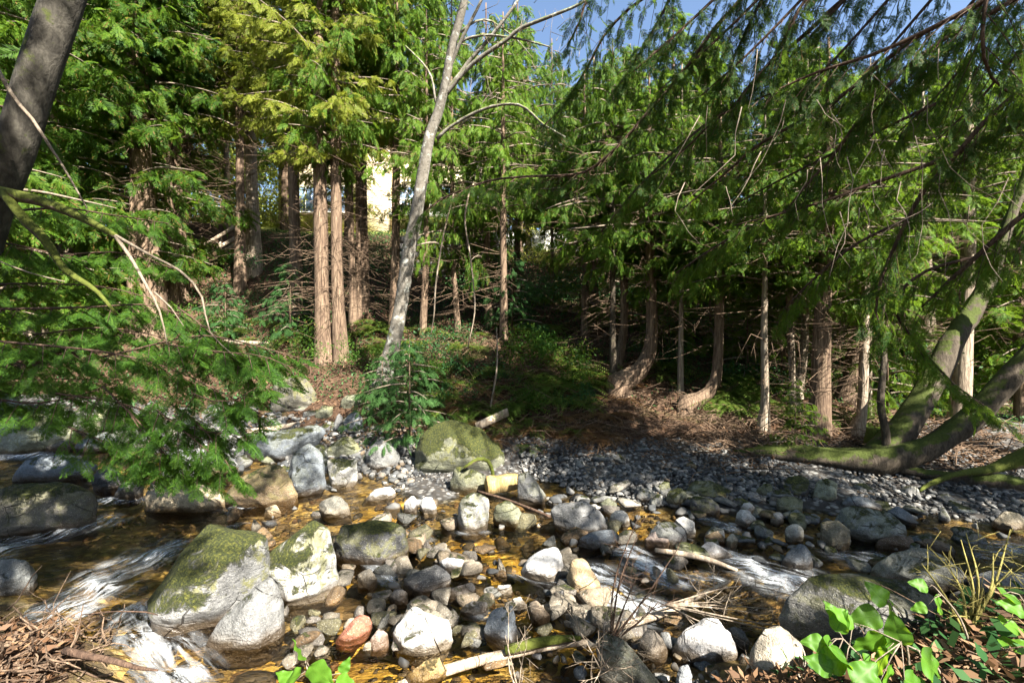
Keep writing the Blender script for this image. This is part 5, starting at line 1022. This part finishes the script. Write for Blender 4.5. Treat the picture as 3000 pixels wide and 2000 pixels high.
rf = child('fern', FERN[1], None, hit(425, 965), 0.4); tag(rf, 'withered red-brown fern under the bare left twigs', 'fern'); rf.data = rf.data.copy(); rf.data.materials.clear(); rf.data.materials.append(foliage_mat('withered_fern', (0.09, 0.03, 0.012), (0.2, 0.075, 0.03), (0.3, 0.13, 0.06), 0.3)); rf.scale = (1.1, 1.1, 1.1)
def shrub_mesh(seed, n, w_, h_, leaf, mat):
    rng = np.random.default_rng(seed); c = rng.normal(0, 1, (10, 3)) * [w_ * .45, w_ * .45, h_ * .3] + [0, 0, h_ * .5]; k = rng.integers(0, 10, n)
    P = c[k] + rng.normal(0, 1, (n, 3)) * [w_ * .17, w_ * .17, h_ * .15]; P[:, 2] = np.abs(P[:, 2])
    D = rng.normal(0, 1, (n, 3)); D[:, 2] -= 0.3; D /= np.linalg.norm(D, axis=1)[:, None]; Nn = rng.normal(0, .6, (n, 3)) + UP; Sx = np.cross(D, Nn); Sx /= np.linalg.norm(Sx, axis=1)[:, None]; L = leaf * rng.uniform(.6, 1.3, n)[:, None]
    V = np.stack([P, P + D * L * .45 + Sx * L * .28, P + D * L, P + D * L * .45 - Sx * L * .28], 1).reshape(-1, 3); return mesh_only('foliage', V, [np.arange(n * 4).reshape(-1, 4)], mat)
SHR = {'g': [shrub_mesh(1, 1500, 1.5, 1.3, .10, M['shrub_leaf']), shrub_mesh(2, 1500, 1.8, 1.0, .09, M['shrub_leaf'])], 'i': [shrub_mesh(3, 2600, 2.6, 1.3, .10, M['ivy_leaf'])], 'd': [shrub_mesh(5, 1300, 1.5, 1.0, .09, M['ivy_leaf']), shrub_mesh(6, 1300, 1.2, 1.3, .10, M['shade_leaf'])], 'y': [shrub_mesh(4, 2200, 3.0, 2.2, .14, M['sunny_leaf'])]}
SH = [('d', 1200, 1040, 13.9, .9, 'dark leafy bush beside the hanging pale branch'), ('d', 1310, 1000, 14.8, 1.0, 'dark bush below the stone wall'), ('d', 1400, 1100, 13.4, .8, 'low dark bush by the dead slanting stem'), ('d', 1540, 1080, 13.6, .9, 'dark bush right of the straight brown centre trunk'), ('d', 1650, 1110, 13.2, .8, 'dark bush left of the thin greenish stem'), ('d', 1280, 1180, 12.4, .7, 'small dark bush above the large domed boulder'), ('d', 1700, 1180, 12.6, .6, 'small dark bush below the larger J-shaped cedar'), ('d', 1580, 1220, 12.1, .6, 'small dark bush over the gravel edge'), ('d', 1930, 1060, 14.5, .8, 'dark bush behind the pencil-thin pale trunk'), ('d', 2180, 1100, 14, .8, 'dark bush behind the lone slender sunlit trunk'), ('d', 860, 1070, 15.4, .9, 'dark bush left of the lit cedar pair'), ('d', 760, 1080, 15.6, .8, 'dark bush above the horizontal brown log'),
 ('g', 60, 880, 17, 1.2, 'leafy shrub at the far left under the dappled trunks'), ('g', 300, 860, 17.5, 1.1, 'leafy shrub behind the drooping hemlock sprays'), ('g', 640, 900, 18, 1.0, 'shrub catching red light on the litter slope'), ('g', 1250, 1130, 13.0, 0.7, 'small shrub right of the leaning alder foot'), ('g', 1080, 1050, 14.6, 0.7, 'yellowish low shrub at the right foot of the cedar pair'), ('g', 1620, 1060, 14.2, 0.8, 'low leafy shrub below the brown trunk pair'),
 ('i', 1640, 880, 19.5, 1.0, 'ivy mound catching sun below the white terrace wall'), ('i', 1760, 920, 18, 1.0, 'dark ivy bank behind the brown trunk pair'), ('i', 1560, 910, 18.5, 0.9, 'dark ivy left of the sunny ivy mound'), ('i', 1900, 950, 17.5, 1.0, 'dark ivy behind the J-shaped cedar'), ('i', 1120, 830, 21, 1.0, 'dark ivy below the cream house corner'), ('i', 2050, 1040, 16.5, 0.9, 'dark undergrowth bush between the J-shaped cedars'), ('i', 900, 870, 21, 1.0, 'dark bush behind the thick cedar trunks'), ('i', 2900, 1180, 16, 1.2, 'deep green bush at the right edge behind the maple stems'), ('i', 2700, 1150, 17, 1.1, 'dark bush behind the orange and white trunk'), ('i', 2480, 1120, 17, 1.0, 'dark bush behind the old flared trunk'),
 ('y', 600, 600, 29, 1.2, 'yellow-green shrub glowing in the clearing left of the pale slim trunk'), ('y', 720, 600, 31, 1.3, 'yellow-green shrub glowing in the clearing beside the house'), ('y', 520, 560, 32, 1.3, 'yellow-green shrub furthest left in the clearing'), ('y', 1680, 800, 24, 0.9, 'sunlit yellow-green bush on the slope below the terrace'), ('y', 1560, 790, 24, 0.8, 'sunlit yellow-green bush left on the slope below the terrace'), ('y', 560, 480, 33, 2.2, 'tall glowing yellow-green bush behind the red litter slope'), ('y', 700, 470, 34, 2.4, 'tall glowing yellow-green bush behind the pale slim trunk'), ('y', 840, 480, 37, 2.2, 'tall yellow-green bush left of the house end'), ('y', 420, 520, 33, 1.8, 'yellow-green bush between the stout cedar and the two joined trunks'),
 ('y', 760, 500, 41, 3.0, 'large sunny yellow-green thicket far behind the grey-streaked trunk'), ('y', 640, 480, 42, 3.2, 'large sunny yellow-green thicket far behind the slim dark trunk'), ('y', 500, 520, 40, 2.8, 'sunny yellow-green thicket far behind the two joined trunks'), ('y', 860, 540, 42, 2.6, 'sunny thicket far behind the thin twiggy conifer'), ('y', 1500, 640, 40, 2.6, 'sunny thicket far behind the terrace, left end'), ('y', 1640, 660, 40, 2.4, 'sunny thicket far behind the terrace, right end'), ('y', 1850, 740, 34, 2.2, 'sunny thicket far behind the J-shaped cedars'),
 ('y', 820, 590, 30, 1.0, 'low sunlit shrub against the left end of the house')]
for kd, px, py, Y, s, lb in SH:
    x, y, _ = at(px, py, Y); z = gz(x, y); ml = SHR[kd]; o = child('shrub', ml[int(RNG.integers(len(ml)))], None, (x, y, z - 0.05), RNG.uniform(0, 6), (s, s, s)); tag(o, lb, 'shrub')

# ground cover (nobody could count it)
def leaf_scatter(name, regions, mat, label, Lr=(0.04, 0.12), wid=0.3, lift=0.03, tilt=0.5):
    Vs = []; 
    for (x0, y0, x1, y1, n) in regions:
        x = RNG.uniform(x0, x1, n); y = RNG.uniform(y0, y1, n); z = terr(x, y); d = z - wlev(x, y); k = np.nonzero(d > 0.22)[0]; x, y, z = x[k], y[k], z[k]; n_ = len(k)
        a = RNG.uniform(0, 6.3, n_); D = np.stack([np.cos(a), np.sin(a), RNG.normal(0, tilt, n_)], 1); D /= np.linalg.norm(D, axis=1)[:, None]; Sx = np.stack([-np.sin(a), np.cos(a), RNG.normal(0, tilt, n_)], 1); L = RNG.uniform(Lr[0], Lr[1], n_)[:, None]
        P = np.stack([x, y, z + RNG.uniform(-0.01, 0.09, n_) + lift], 1); Vs.append(np.stack([P, P + D * L * .5 + Sx * L * wid / 2, P + D * L, P + D * L * .5 - Sx * L * wid / 2], 1).reshape(-1, 3))
    V = np.concatenate(Vs); o = link_mesh(name, V, np.arange(len(V)).reshape(-1, 4), mat, smooth=False); tag(o, label, None, None, 'stuff'); return o
litter = foliage_mat('dry_litter', (0.03, 0.016, 0.008), (0.11, 0.06, 0.032), (0.30, 0.19, 0.11), 0.15, (0.3, 0.17, 0.08))
leaf_scatter('leaf_litter', [(-14, 10.5, 14, 18, 26000), (-14, 18, 0, 26, 7000), (1.6, 1.8, 6, 4.2, 5000), (0.5, 9.3, 12, 11.2, 2600), (-6.5, 3.2, -2.8, 4.6, 2500)], litter, 'reddish dry needles and leaves covering the banks', (0.04, 0.15), 0.28)
leaf_scatter('undergrowth', [(-16, 13, -3, 20, 9000), (5, 13, 14, 20, 8000), (-3, 16, 5, 20, 2500), (-14, 19, 8, 27, 22000), (-3, 12, 5, 15, 800), (14, 10, 24, 24, 7000), (2.0, 2.0, 6, 4.0, 900)], M['ivy_leaf'], 'low mixed green leaves covering the forest floor', (0.05, 0.13), 0.5, 0.08, 0.8)
def stick_scatter(name, regions, mat, label):
    acc = Acc()
    for (x0, y0, x1, y1, n, L0, L1, r) in regions:
        for i in range(n):
            x, y = RNG.uniform(x0, x1), RNG.uniform(y0, y1); z = gz(x, y)
            if z - float(wlev(x, y)) < 0.18: continue
            a = RNG.uniform(0, 6.3); L = RNG.uniform(L0, L1); d = np.array([math.cos(a), math.sin(a), RNG.normal(0.05, .22)]) * L; p = np.array([x, y, z + RNG.uniform(0.02, .14)]); q = p + d; q[2] = max(q[2], gz(q[0], q[1]) + .02)
            acc.add(*tube(np.array([p, (p + q) / 2 + RNG.normal(0, .07, 3) * L + [0, 0, .05], q]), np.array([r, r * .8, r * .4]) * RNG.uniform(.6, 1.3), 4))
    o = acc.obj(name, mat); tag(o, label, None, None, 'stuff'); return o
stick_scatter('dry_twigs', [(-1.5, 10.8, 6.5, 13, 420, .3, 1.0, .010), (4.5, 10.2, 14, 12.2, 600, .3, 1.1, .011), (-9, 13, -1.5, 16, 220, .3, 1.0, .012), (-3, 12.3, 4, 15.5, 260, .4, 1.6, .011), (2, 2.2, 5.2, 4.2, 120, .15, .5, .005), (8, 9, 14, 10.6, 260, .3, 1.2, .014), (3.6, 9.9, 9.5, 10.9, 320, .2, .9, .011), (0.8, 8.8, 9, 10.6, 70, .3, 1.0, .012)], M['dry_stick'], 'tangle of dry brown twigs and roots on the far bank')

# ------------------------------------------------------------------ logs, sticks, driftwood
def log(name, label, path, mat, cat='log', sides=10, bump=0.12):
    P = np.array([at(a, b_, y) for a, b_, _, y in path]); R = np.array([w_ / F * y / 2 for _, _, w_, y in path]); c = P.mean(0); Q, r = resample(P, R, 0.1); V, Fs = tube(Q - c, r, sides, bump, float(c[0])); o = link_mesh(name, V, Fs, M[mat]); o.location = c; return tag(o, label, cat)
log('fallen_log', 'horizontal brown log jutting from the dark left bank', [(640, 1000, 14, 17.3), (720, 1004, 14, 17.0), (830, 1010, 12, 16.5)], 'drift')
log('driftwood', 'grey-brown driftwood branch lying across the broad flat slab', [(725, 1264, 16, 12.0), (800, 1255, 15, 12.2), (890, 1238, 14, 12.4), (950, 1226, 9, 12.6)], 'drift')
log('fallen_log', 'short split yellow log piece wedged behind the egg-shaped boulder', [(1425, 1420, 50, 8.7), (1470, 1415, 48, 8.8), (1518, 1408, 44, 8.9)], 'yellow_wood', 'log', 8, 0.35)
log('stick', 'thin brown stick lying from the square block down to the angular grey rock', [(1400, 1438, 7, 8.3), (1480, 1462, 8, 8.0), (1560, 1492, 9, 7.5), (1612, 1514, 8, 7.2)], 'limb_bark', 'stick', 6)
log('mossy_branch', 'curved mossy branch arching over the square block', [(1360, 1370, 10, 8.9), (1400, 1345, 12, 9), (1430, 1350, 12, 9), (1445, 1390, 10, 8.9), (1440, 1410, 8, 8.8)], 'very_moss_bark', 'branch', 8)
log('fallen_pole', 'pale fallen pole with mossy end across the lower edge', [(1130, 2025, 30, 4.0), (1300, 1965, 30, 4.1), (1420, 1930, 28, 4.2), (1500, 1912, 26, 4.25), (1600, 1893, 22, 4.3), (1720, 1880, 15, 4.4)], 'drift', 'pole', 10, 0.08)
log('mossy_branch', 'short moss-covered branch on the upper end of the fallen pole', [(1480, 1905, 26, 4.2), (1560, 1885, 30, 4.25), (1640, 1872, 24, 4.3), (1700, 1868, 12, 4.35)], 'very_moss_bark', 'branch', 8, 0.25)
log('fallen_branch', 'grey fallen branch slanting up through the dry brush', [(1780, 1840, 20, 4.5), (1880, 1815, 22, 4.7), (1980, 1780, 20, 4.9), (2040, 1748, 16, 5.0), (2140, 1700, 8, 5.2)], 'drift', 'branch', 8)
log('driftwood', 'long grey driftwood limb lying over the side rapid', [(1920, 1610, 12, 6.1), (2000, 1622, 18, 6.1), (2080, 1640, 16, 6.0), (2160, 1670, 9, 5.9)], 'drift', 'driftwood')
log('orange_bark', 'curl of bright orange bark standing by the left rapid', [(452, 1400, 10, 7.9), (452, 1380, 14, 7.9), (462, 1362, 14, 7.9), (478, 1352, 9, 8.0)], 'orange_bark', 'bark', 6)
log('stick', 'black stick lying on the tan water-washed rock', [(425, 1400, 8, 7.7), (460, 1418, 7, 7.65), (492, 1428, 5, 7.6)], 'limb_bark', 'stick', 6)
log('mossy_root', 'mossy root arm reaching from the right edge over the shaded gravel', [(3080, 1300, 60, 8.6), (2990, 1345, 46, 8.6), (2900, 1375, 26, 8.6), (2800, 1390, 18, 8.5), (2720, 1420, 12, 8.4), (2695, 1438, 7, 8.3)], 'very_moss_bark', 'root', 10, 0.3)
log('driftwood', 'bundle-like weathered trunk at the right edge above the shaded gravel', [(2640, 1375, 22, 9.0), (2780, 1400, 34, 8.8), (2900, 1410, 46, 8.6), (3080, 1440, 60, 8.2)], 'moss_bark', 'driftwood', 12, 0.35)
log('stump', 'small mossy stump left of the forked maple base', [(2556, 1315, 44, 9.9), (2558, 1280, 40, 9.9), (2560, 1255, 34, 9.9)], 'very_moss_bark', 'stump', 12, 0.25)
o = None
acc = Acc(); acc.add(*beam(at(1395, 1250, 11.0), at(1488, 1206, 11.6), 0.04, 0.20)); o = acc.obj('broken_board', M['drift'], smooth=False); tag(o, 'grey weathered broken board leaning behind the large domed boulder', 'board')
log('dead_sapling', 'thin dead stem slanting down the dark bank', [(1432, 1220, 6, 12.2), (1450, 1120, 6, 12.2), (1457, 1050, 5, 12.3), (1455, 960, 3, 12.4)], 'twig_bark', 'stem', 5)
limbs(oc, 'hanging_branch', [[(1330, 567, 5, 10.8), (1310, 640, 5, 10.9), (1290, 740, 5, 11), (1276, 840, 5, 11), (1272, 920, 4, 11), (1262, 980, 3, 11)], [(1378, 548, 5, 10.45), (1362, 640, 5, 10.5), (1376, 740, 5, 10.6), (1388, 840, 4, 10.6), (1390, 920, 4, 10.6), (1370, 1020, 3, 10.6)]], M['pale_bark'], 5, p3, 0.05)

# root mass, lower left
acc = Acc(); rng_r = np.random.default_rng(5)
for i in range(260):
    px, py = rng_r.uniform(-80, 330), rng_r.uniform(1820, 2020); h = hit(px, py); d = np.array([rng_r.uniform(-1, 1), rng_r.normal(-.3, .4), rng_r.normal(-.1, .35)]); d /= np.linalg.norm(d); L = rng_r.uniform(.15, .6); P = [h + [0, 0, rng_r.uniform(0, .16)]]
    for j in range(4): d = d + rng_r.normal(0, .35, 3); d /= np.linalg.norm(d); P.append(P[-1] + d * L / 4)
    acc.add(*tube(np.array(P), np.linspace(1, .35, 5) * rng_r.uniform(.003, .014), 5))
o = acc.obj('root_mass', M['cedar_bark']); tag(o, 'matted reddish roots spilling over the bank at the lower left corner', 'roots')
log('root', 'dark bare root reaching from the root mass towards the cascade', [(190, 1905, 22, 3.7), (250, 1920, 20, 3.65), (330, 1935, 17, 3.6), (400, 1955, 12, 3.55), (462, 1962, 6, 3.5)], 'limb_bark', 'root', 8, 0.3)
log('twig', 'thin black twig arching over the cascade above the root mass', [(240, 1800, 3, 4.3), (330, 1790, 4, 4.3), (430, 1792, 4, 4.35), (462, 1800, 3, 4.4)], 'limb_bark', 'twig', 5)

# bare shrubs and dry brush near the camera
def twiggy(name, label, base, tips, r0, mat, seed, n2=5, cat='shrub', l2=0.35):
    rng = np.random.default_rng(seed); acc = Acc(); base = np.asarray(base, float)
    for tp in tips:
        tp = np.asarray(tp, float); d = tp - base; L = np.linalg.norm(d); mid = base + d * .5 + rng.normal(0, .06, 3) * L; Q, r = resample([base, mid, tp], np.array([r0, r0 * .7, r0 * .25]), .06); acc.add(*tube(Q, r, 5, 0.15))
        for k in range(n2):
            i = int(rng.integers(len(Q) // 4, len(Q))); q = Q[i]; e = d / L * rng.uniform(.1, .8) + rng.normal(0, .55, 3); e = e / np.linalg.norm(e) * l2 * rng.uniform(.4, 1.1)
            acc.add(*tube(np.array([q, q + e * .5 + rng.normal(0, .03, 3) * l2, q + e]), np.array([r[i] * .6, r[i] * .45, .0012]), 4))
            for m in range(3):
                u = rng.uniform(.3, .95); q2 = q + e * u; e2 = (e / np.linalg.norm(e) + rng.normal(0, .7, 3)) * l2 * .3; acc.add(*tube(np.array([q2, q2 + e2 * .5, q2 + e2]), np.array([.002, .0017, .001]), 3))
    o = acc.obj(name, mat, origin=base); o.location = base; return tag(o, label, cat)
twiggy('bare_shrub', 'dark bare twig shrub standing in front of the side rapid', at(1790, 1880, 4.45), [at(1860, 1700, 4.4), at(1875, 1500, 4.5), at(1990, 1600, 4.5), at(1930, 1760, 4.3), at(1870, 1560, 4.4)], .012, M['limb_bark'], 1, 6)
twiggy('bare_shrub', 'pale slim twigs in the lower middle beside the fallen pole', at(1520, 2030, 3.7), [at(1480, 1860, 3.8), at(1490, 1790, 3.9), at(1540, 1900, 3.7)], .009, M['pale_bark'], 2, 3)
twiggy('dry_brush', 'spray of dry yellowish brush over the rocks right of centre', at(1950, 1770, 4.6), [at(2400, 1830, 4.4), at(2350, 1790, 4.6), at(2300, 1740, 4.8), at(2200, 1700, 5), at(2420, 1870, 4.2), at(2250, 1800, 4.6), at(2380, 1760, 4.8), at(2150, 1850, 4.5)], .009, M['pale_bark'], 3, 9, 'brush', .38)
twiggy('dry_brush', 'tangle of dry stalks at the lower edge left of the rounded brown boulder', at(1760, 1960, 3.8), [at(1700, 1850, 3.9), at(1780, 1780, 4.1), at(1830, 1860, 3.9), at(1850, 1950, 3.7), at(1900, 1800, 4.2), at(1740, 2000, 3.6)], .006, M['pale_bark'], 4, 7, 'brush', .3)
twiggy('bare_shrub', 'yellow-green leafless shrub on the near right bank', at(2830, 1860, 3.0), [at(2960, 1550, 3.2), at(2815, 1580, 3.2), at(2910, 1620, 3.1), at(2700, 1650, 3.1), at(2965, 1665, 3.0), at(2770, 1640, 3.2), at(2880, 1720, 3.0), at(2830, 1560, 3.3)], .011, bark_mat('yellow_twig', (.07, .06, .02), (.2, .17, .05), (.34, .3, .1), .5, 16), 5, 4, 'shrub', .25)

# ------------------------------------------------------------------ broad-leaved plants at the bottom
def leaf_geom(L, Wd, fold, curl, seed):
    rng = np.random.default_rng(seed); rng_ph = rng.uniform(0, 6); nu, nv = 40, 17; V = []; A_ = []
    for i in range(nu):
        t = i / (nu - 1); wd = Wd * (math.sin(math.pi * t ** 0.62) ** 0.85) * (1 - 0.25 * t) if 0 < t < 1 else 0.0
        for j in range(nv):
            s = (j / (nv - 1) - .5) * 2; V.append([L * t, s * wd, fold * abs(s) * wd - curl * L * t * t + 0.012 * L / .14 * math.sin(t * 16 + rng_ph) * abs(s) * .5 - 0.02 * L * math.sin(abs(s) * 2.2) ** 2])
            ph = (t - 0.32 * abs(s)) * 9; A_.append(max(1.0 if abs(s) < 0.07 else 0.0, max(0, 1 - abs((ph % 1) - .5) * 7) * 0.8))
    return np.array(V), grid_faces(nv, nu), A_
def plant(label, stems, name='broadleaf_plant'):
    """stems: list of (foot point, tip point, [leaf (px,py,Y,size,dir angle in frame,tilt)])"""
    root = empty(name, stems[0][0], label, 'plant'); b0 = np.asarray(stems[0][0], float); acc = Acc()
    for foot, tip, leaves in stems:
        foot = np.asarray(foot, float); tip = np.asarray(tip, float); Q, r = resample([foot, (foot + tip) / 2 + [.03, 0, .04], tip], np.array([.008, .006, .003]), .05); acc.add(*tube(Q, r, 6))
        for k, (px, py, Y, sz, ang, tilt) in enumerate(leaves):
            P = at(px, py, Y); i = np.argmin(np.linalg.norm(Q - P, axis=1)); acc.add(*tube(np.array([Q[i], (Q[i] + P) / 2 + [0, 0, .015], P]), np.array([.003, .0025, .002]), 4))
            a = rad(ang); X = np.array([math.cos(a), .15, math.sin(a)]); X /= np.linalg.norm(X); t_ = rad(tilt); Nn = np.array([0, -math.cos(t_), math.sin(t_)]) + RNG.normal(0, .42, 3); Nn -= X * (Nn @ X); Nn /= np.linalg.norm(Nn); Yv = np.cross(Nn, X)
            V, q, va = leaf_geom(sz, sz * .40, .12, .12, k + int(px)); Wv = V[:, 0:1] * X + V[:, 1:2] * Yv + V[:, 2:3] * Nn + P
            link_mesh('leaf', Wv - b0, q, M['broad_leaf'], root, attrs={'vein': va})
    acc.obj('stem', M['twig_bark'], root, origin=b0); return root
g = lambda x, y: np.array([x, y, gz(x, y)])
plant('small plant with five glowing lime leaves at the lower edge left of centre', [(g(-0.95, 2.3), at(895, 1945, 2.3), [(895, 1935, 2.3, .125, 135, 50), (880, 1975, 2.28, .14, 205, 60), (905, 1950, 2.25, .16, -40, 45), (1000, 1970, 2.3, .08, 60, 50), (985, 1990, 2.25, .12, -25, 40), (900, 2010, 2.3, .13, 250, 50), (860, 2000, 2.3, .11, 150, 50)])])
Lr = []
rp = np.random.default_rng(8)
plant('tall leafy plant with large bright green leaves at the lower right', [
 (g(2.15, 2.45), at(2605, 1760, 2.5), [(2600, 1770, 2.5, .15, 130, 40), (2600, 1765, 2.5, .17, -60, 30), (2580, 1800, 2.5, .17, 195, 35), (2610, 1840, 2.45, .19, -70, 25), (2590, 1860, 2.45, .19, 215, 25), (2600, 1900, 2.4, .17, 250, 35)]),
 (g(1.95, 2.4), at(2470, 1870, 2.35), [(2420, 1885, 2.35, .12, 180, 45), (2430, 1890, 2.3, .24, -40, 50), (2450, 1850, 2.4, .13, 60, 40), (2500, 1830, 2.4, .14, 140, 20), (2480, 1930, 2.3, .18, 190, 45), (2530, 1940, 2.3, .20, -45, 40), (2440, 1960, 2.3, .14, 160, 40)]),
 (g(2.3, 2.4), at(2640, 1880, 2.3), [(2640, 1890, 2.3, .16, 100, 30), (2700, 1925, 2.3, .21, -40, 40), (2600, 1950, 2.25, .17, -80, 40), (2580, 1990, 2.2, .15, 200, 40), (2650, 1990, 2.2, .16, -30, 40), (2500, 2000, 2.2, .17, 30, 40), (2450, 1810, 2.45, .10, 120, 40)])])
plant('leafy stem with lime leaves beside the yellow twig shrub', [(g(2.75, 2.7), at(2740, 1720, 2.75), [(2720, 1720, 2.75, .11, 165, 50), (2740, 1750, 2.75, .15, -55, 40), (2715, 1775, 2.75, .09, 200, 40)])])
plant('bright round-leaved stem cut by the right edge', [(g(3.0, 2.6), at(2985, 1740, 2.65), [(2935, 1740, 2.65, .15, -15, 40), (2940, 1830, 2.6, .16, -10, 50), (2945, 1900, 2.55, .16, 15, 40), (3000, 1790, 2.6, .14, 160, 40)])])

# ------------------------------------------------------------------ house, terrace, stone wall, stair railing
def bpart(name, boxes, mat, parent, org):
    acc = Acc(); [acc.add(*box(*bx)) for bx in boxes]; return acc.obj(name, M[mat], parent, False, org)
hy = 30.0; ho = np.array([-8.6, hy, 9.6])
hs = empty('house', ho, 'cream stucco house glimpsed through the trunks on the slope', 'house')
bpart('wall', [((-8.6, hy + 3.5, 12.8), (13.6, 7, 6.8))], 'stucco', hs, ho)
bpart('bay_wall', [((-9.0, hy - 0.6, 12.4), (2.2, 1.2, 6.0))], 'stucco', hs, ho)
bpart('roof', [((-8.6, hy + 3.4, 16.4), (15.4, 9.4, 0.35)), ((-8.6, hy + 3.4, 16.9), (12.4, 6.4, 0.7))], 'roof', hs, ho)
for wxx in (-13.6, -11.6, -6.9, -4.6, -2.9):
    f = bpart('window', [((wxx, hy - 0.03, 13.2), (1.5, 0.08, 0.1)), ((wxx, hy - 0.03, 11.5), (1.5, 0.08, 0.1)), ((wxx - .7, hy - 0.03, 12.35), (0.1, 0.08, 1.6)), ((wxx + .7, hy - 0.03, 12.35), (0.1, 0.08, 1.6)), ((wxx, hy - 0.03, 12.35), (0.06, 0.07, 1.6))], 'white_paint', hs, ho)
    p = bpart('pane', [((wxx, hy - 0.012, 12.35), (1.3, 0.03, 1.6))], 'glass', f, ho)
bpart('deck', [((-4.6, hy - 1.4, 10.6), (5.6, 2.6, 0.3)), ((-4.6, hy - 2.66, 11.5), (5.6, 0.08, 0.12))] + [((-7.3 + 0.6 * k, hy - 2.66, 11.1), (0.08, 0.07, 0.72)) for k in range(10)], 'white_paint', hs, ho)
to = np.array([1.6, 26.5, 8.0]); te = empty('terrace', to, 'white terrace wall with a timber beam above the ivy mound', 'terrace')
bpart('wall', [((1.6, 27.2, 8.7), (6.6, 1.2, 1.6))], 'white_paint', te, to); bpart('beam', [((1.6, 26.45, 7.95), (5.4, 0.28, 0.5))], 'timber', te, to)
so = at(1310, 870, 21.6); sw = empty('stone_wall', so, 'dark dry-stone retaining wall behind the alder', 'wall')
acc = Acc(); rs = np.random.default_rng(3)
for r_ in range(9):
    x = -5.4; z = 4.6 + r_ * 0.38
    while x < -0.9:
        w_ = rs.uniform(.35, .8); acc.add(*box((x + w_ / 2, 21.6 + rs.uniform(-.05, .05) + r_ * .05, z + .19), (w_ - .03, .7, .35 + rs.uniform(-.02, .02)), rs.normal(0, .03))); x += w_
acc.obj('blocks', M['stone'], sw, False, so)
ro = at(600, 765, 21); ra = empty('stair_railing', ro, 'weathered wooden stair railing with three sloping rails on the litter slope', 'railing')
for (a, b_) in (((595, 720), (700, 656)), ((600, 748), (700, 690)), ((640, 745), (705, 706))):
    acc = Acc(); acc.add(*beam(at(*a, 21), at(*b_, 21.8), .07, .14)); acc.obj('rail', M['drift'], ra, False, ro)
for (px, y0, y1) in ((597, 712, 775), (640, 690, 775), (697, 655, 740)):
    acc = Acc(); Yp = 21.1 + (px - 597) / 100 * .8; b1 = at(px, y1, Yp); b2 = at(px, y0, Yp); acc.add(*box((b1 + b2) / 2 + [0, .12, 0], (.1, .1, b2[2] - b1[2]))); acc.obj('post', M['drift'], ra, False, ro)
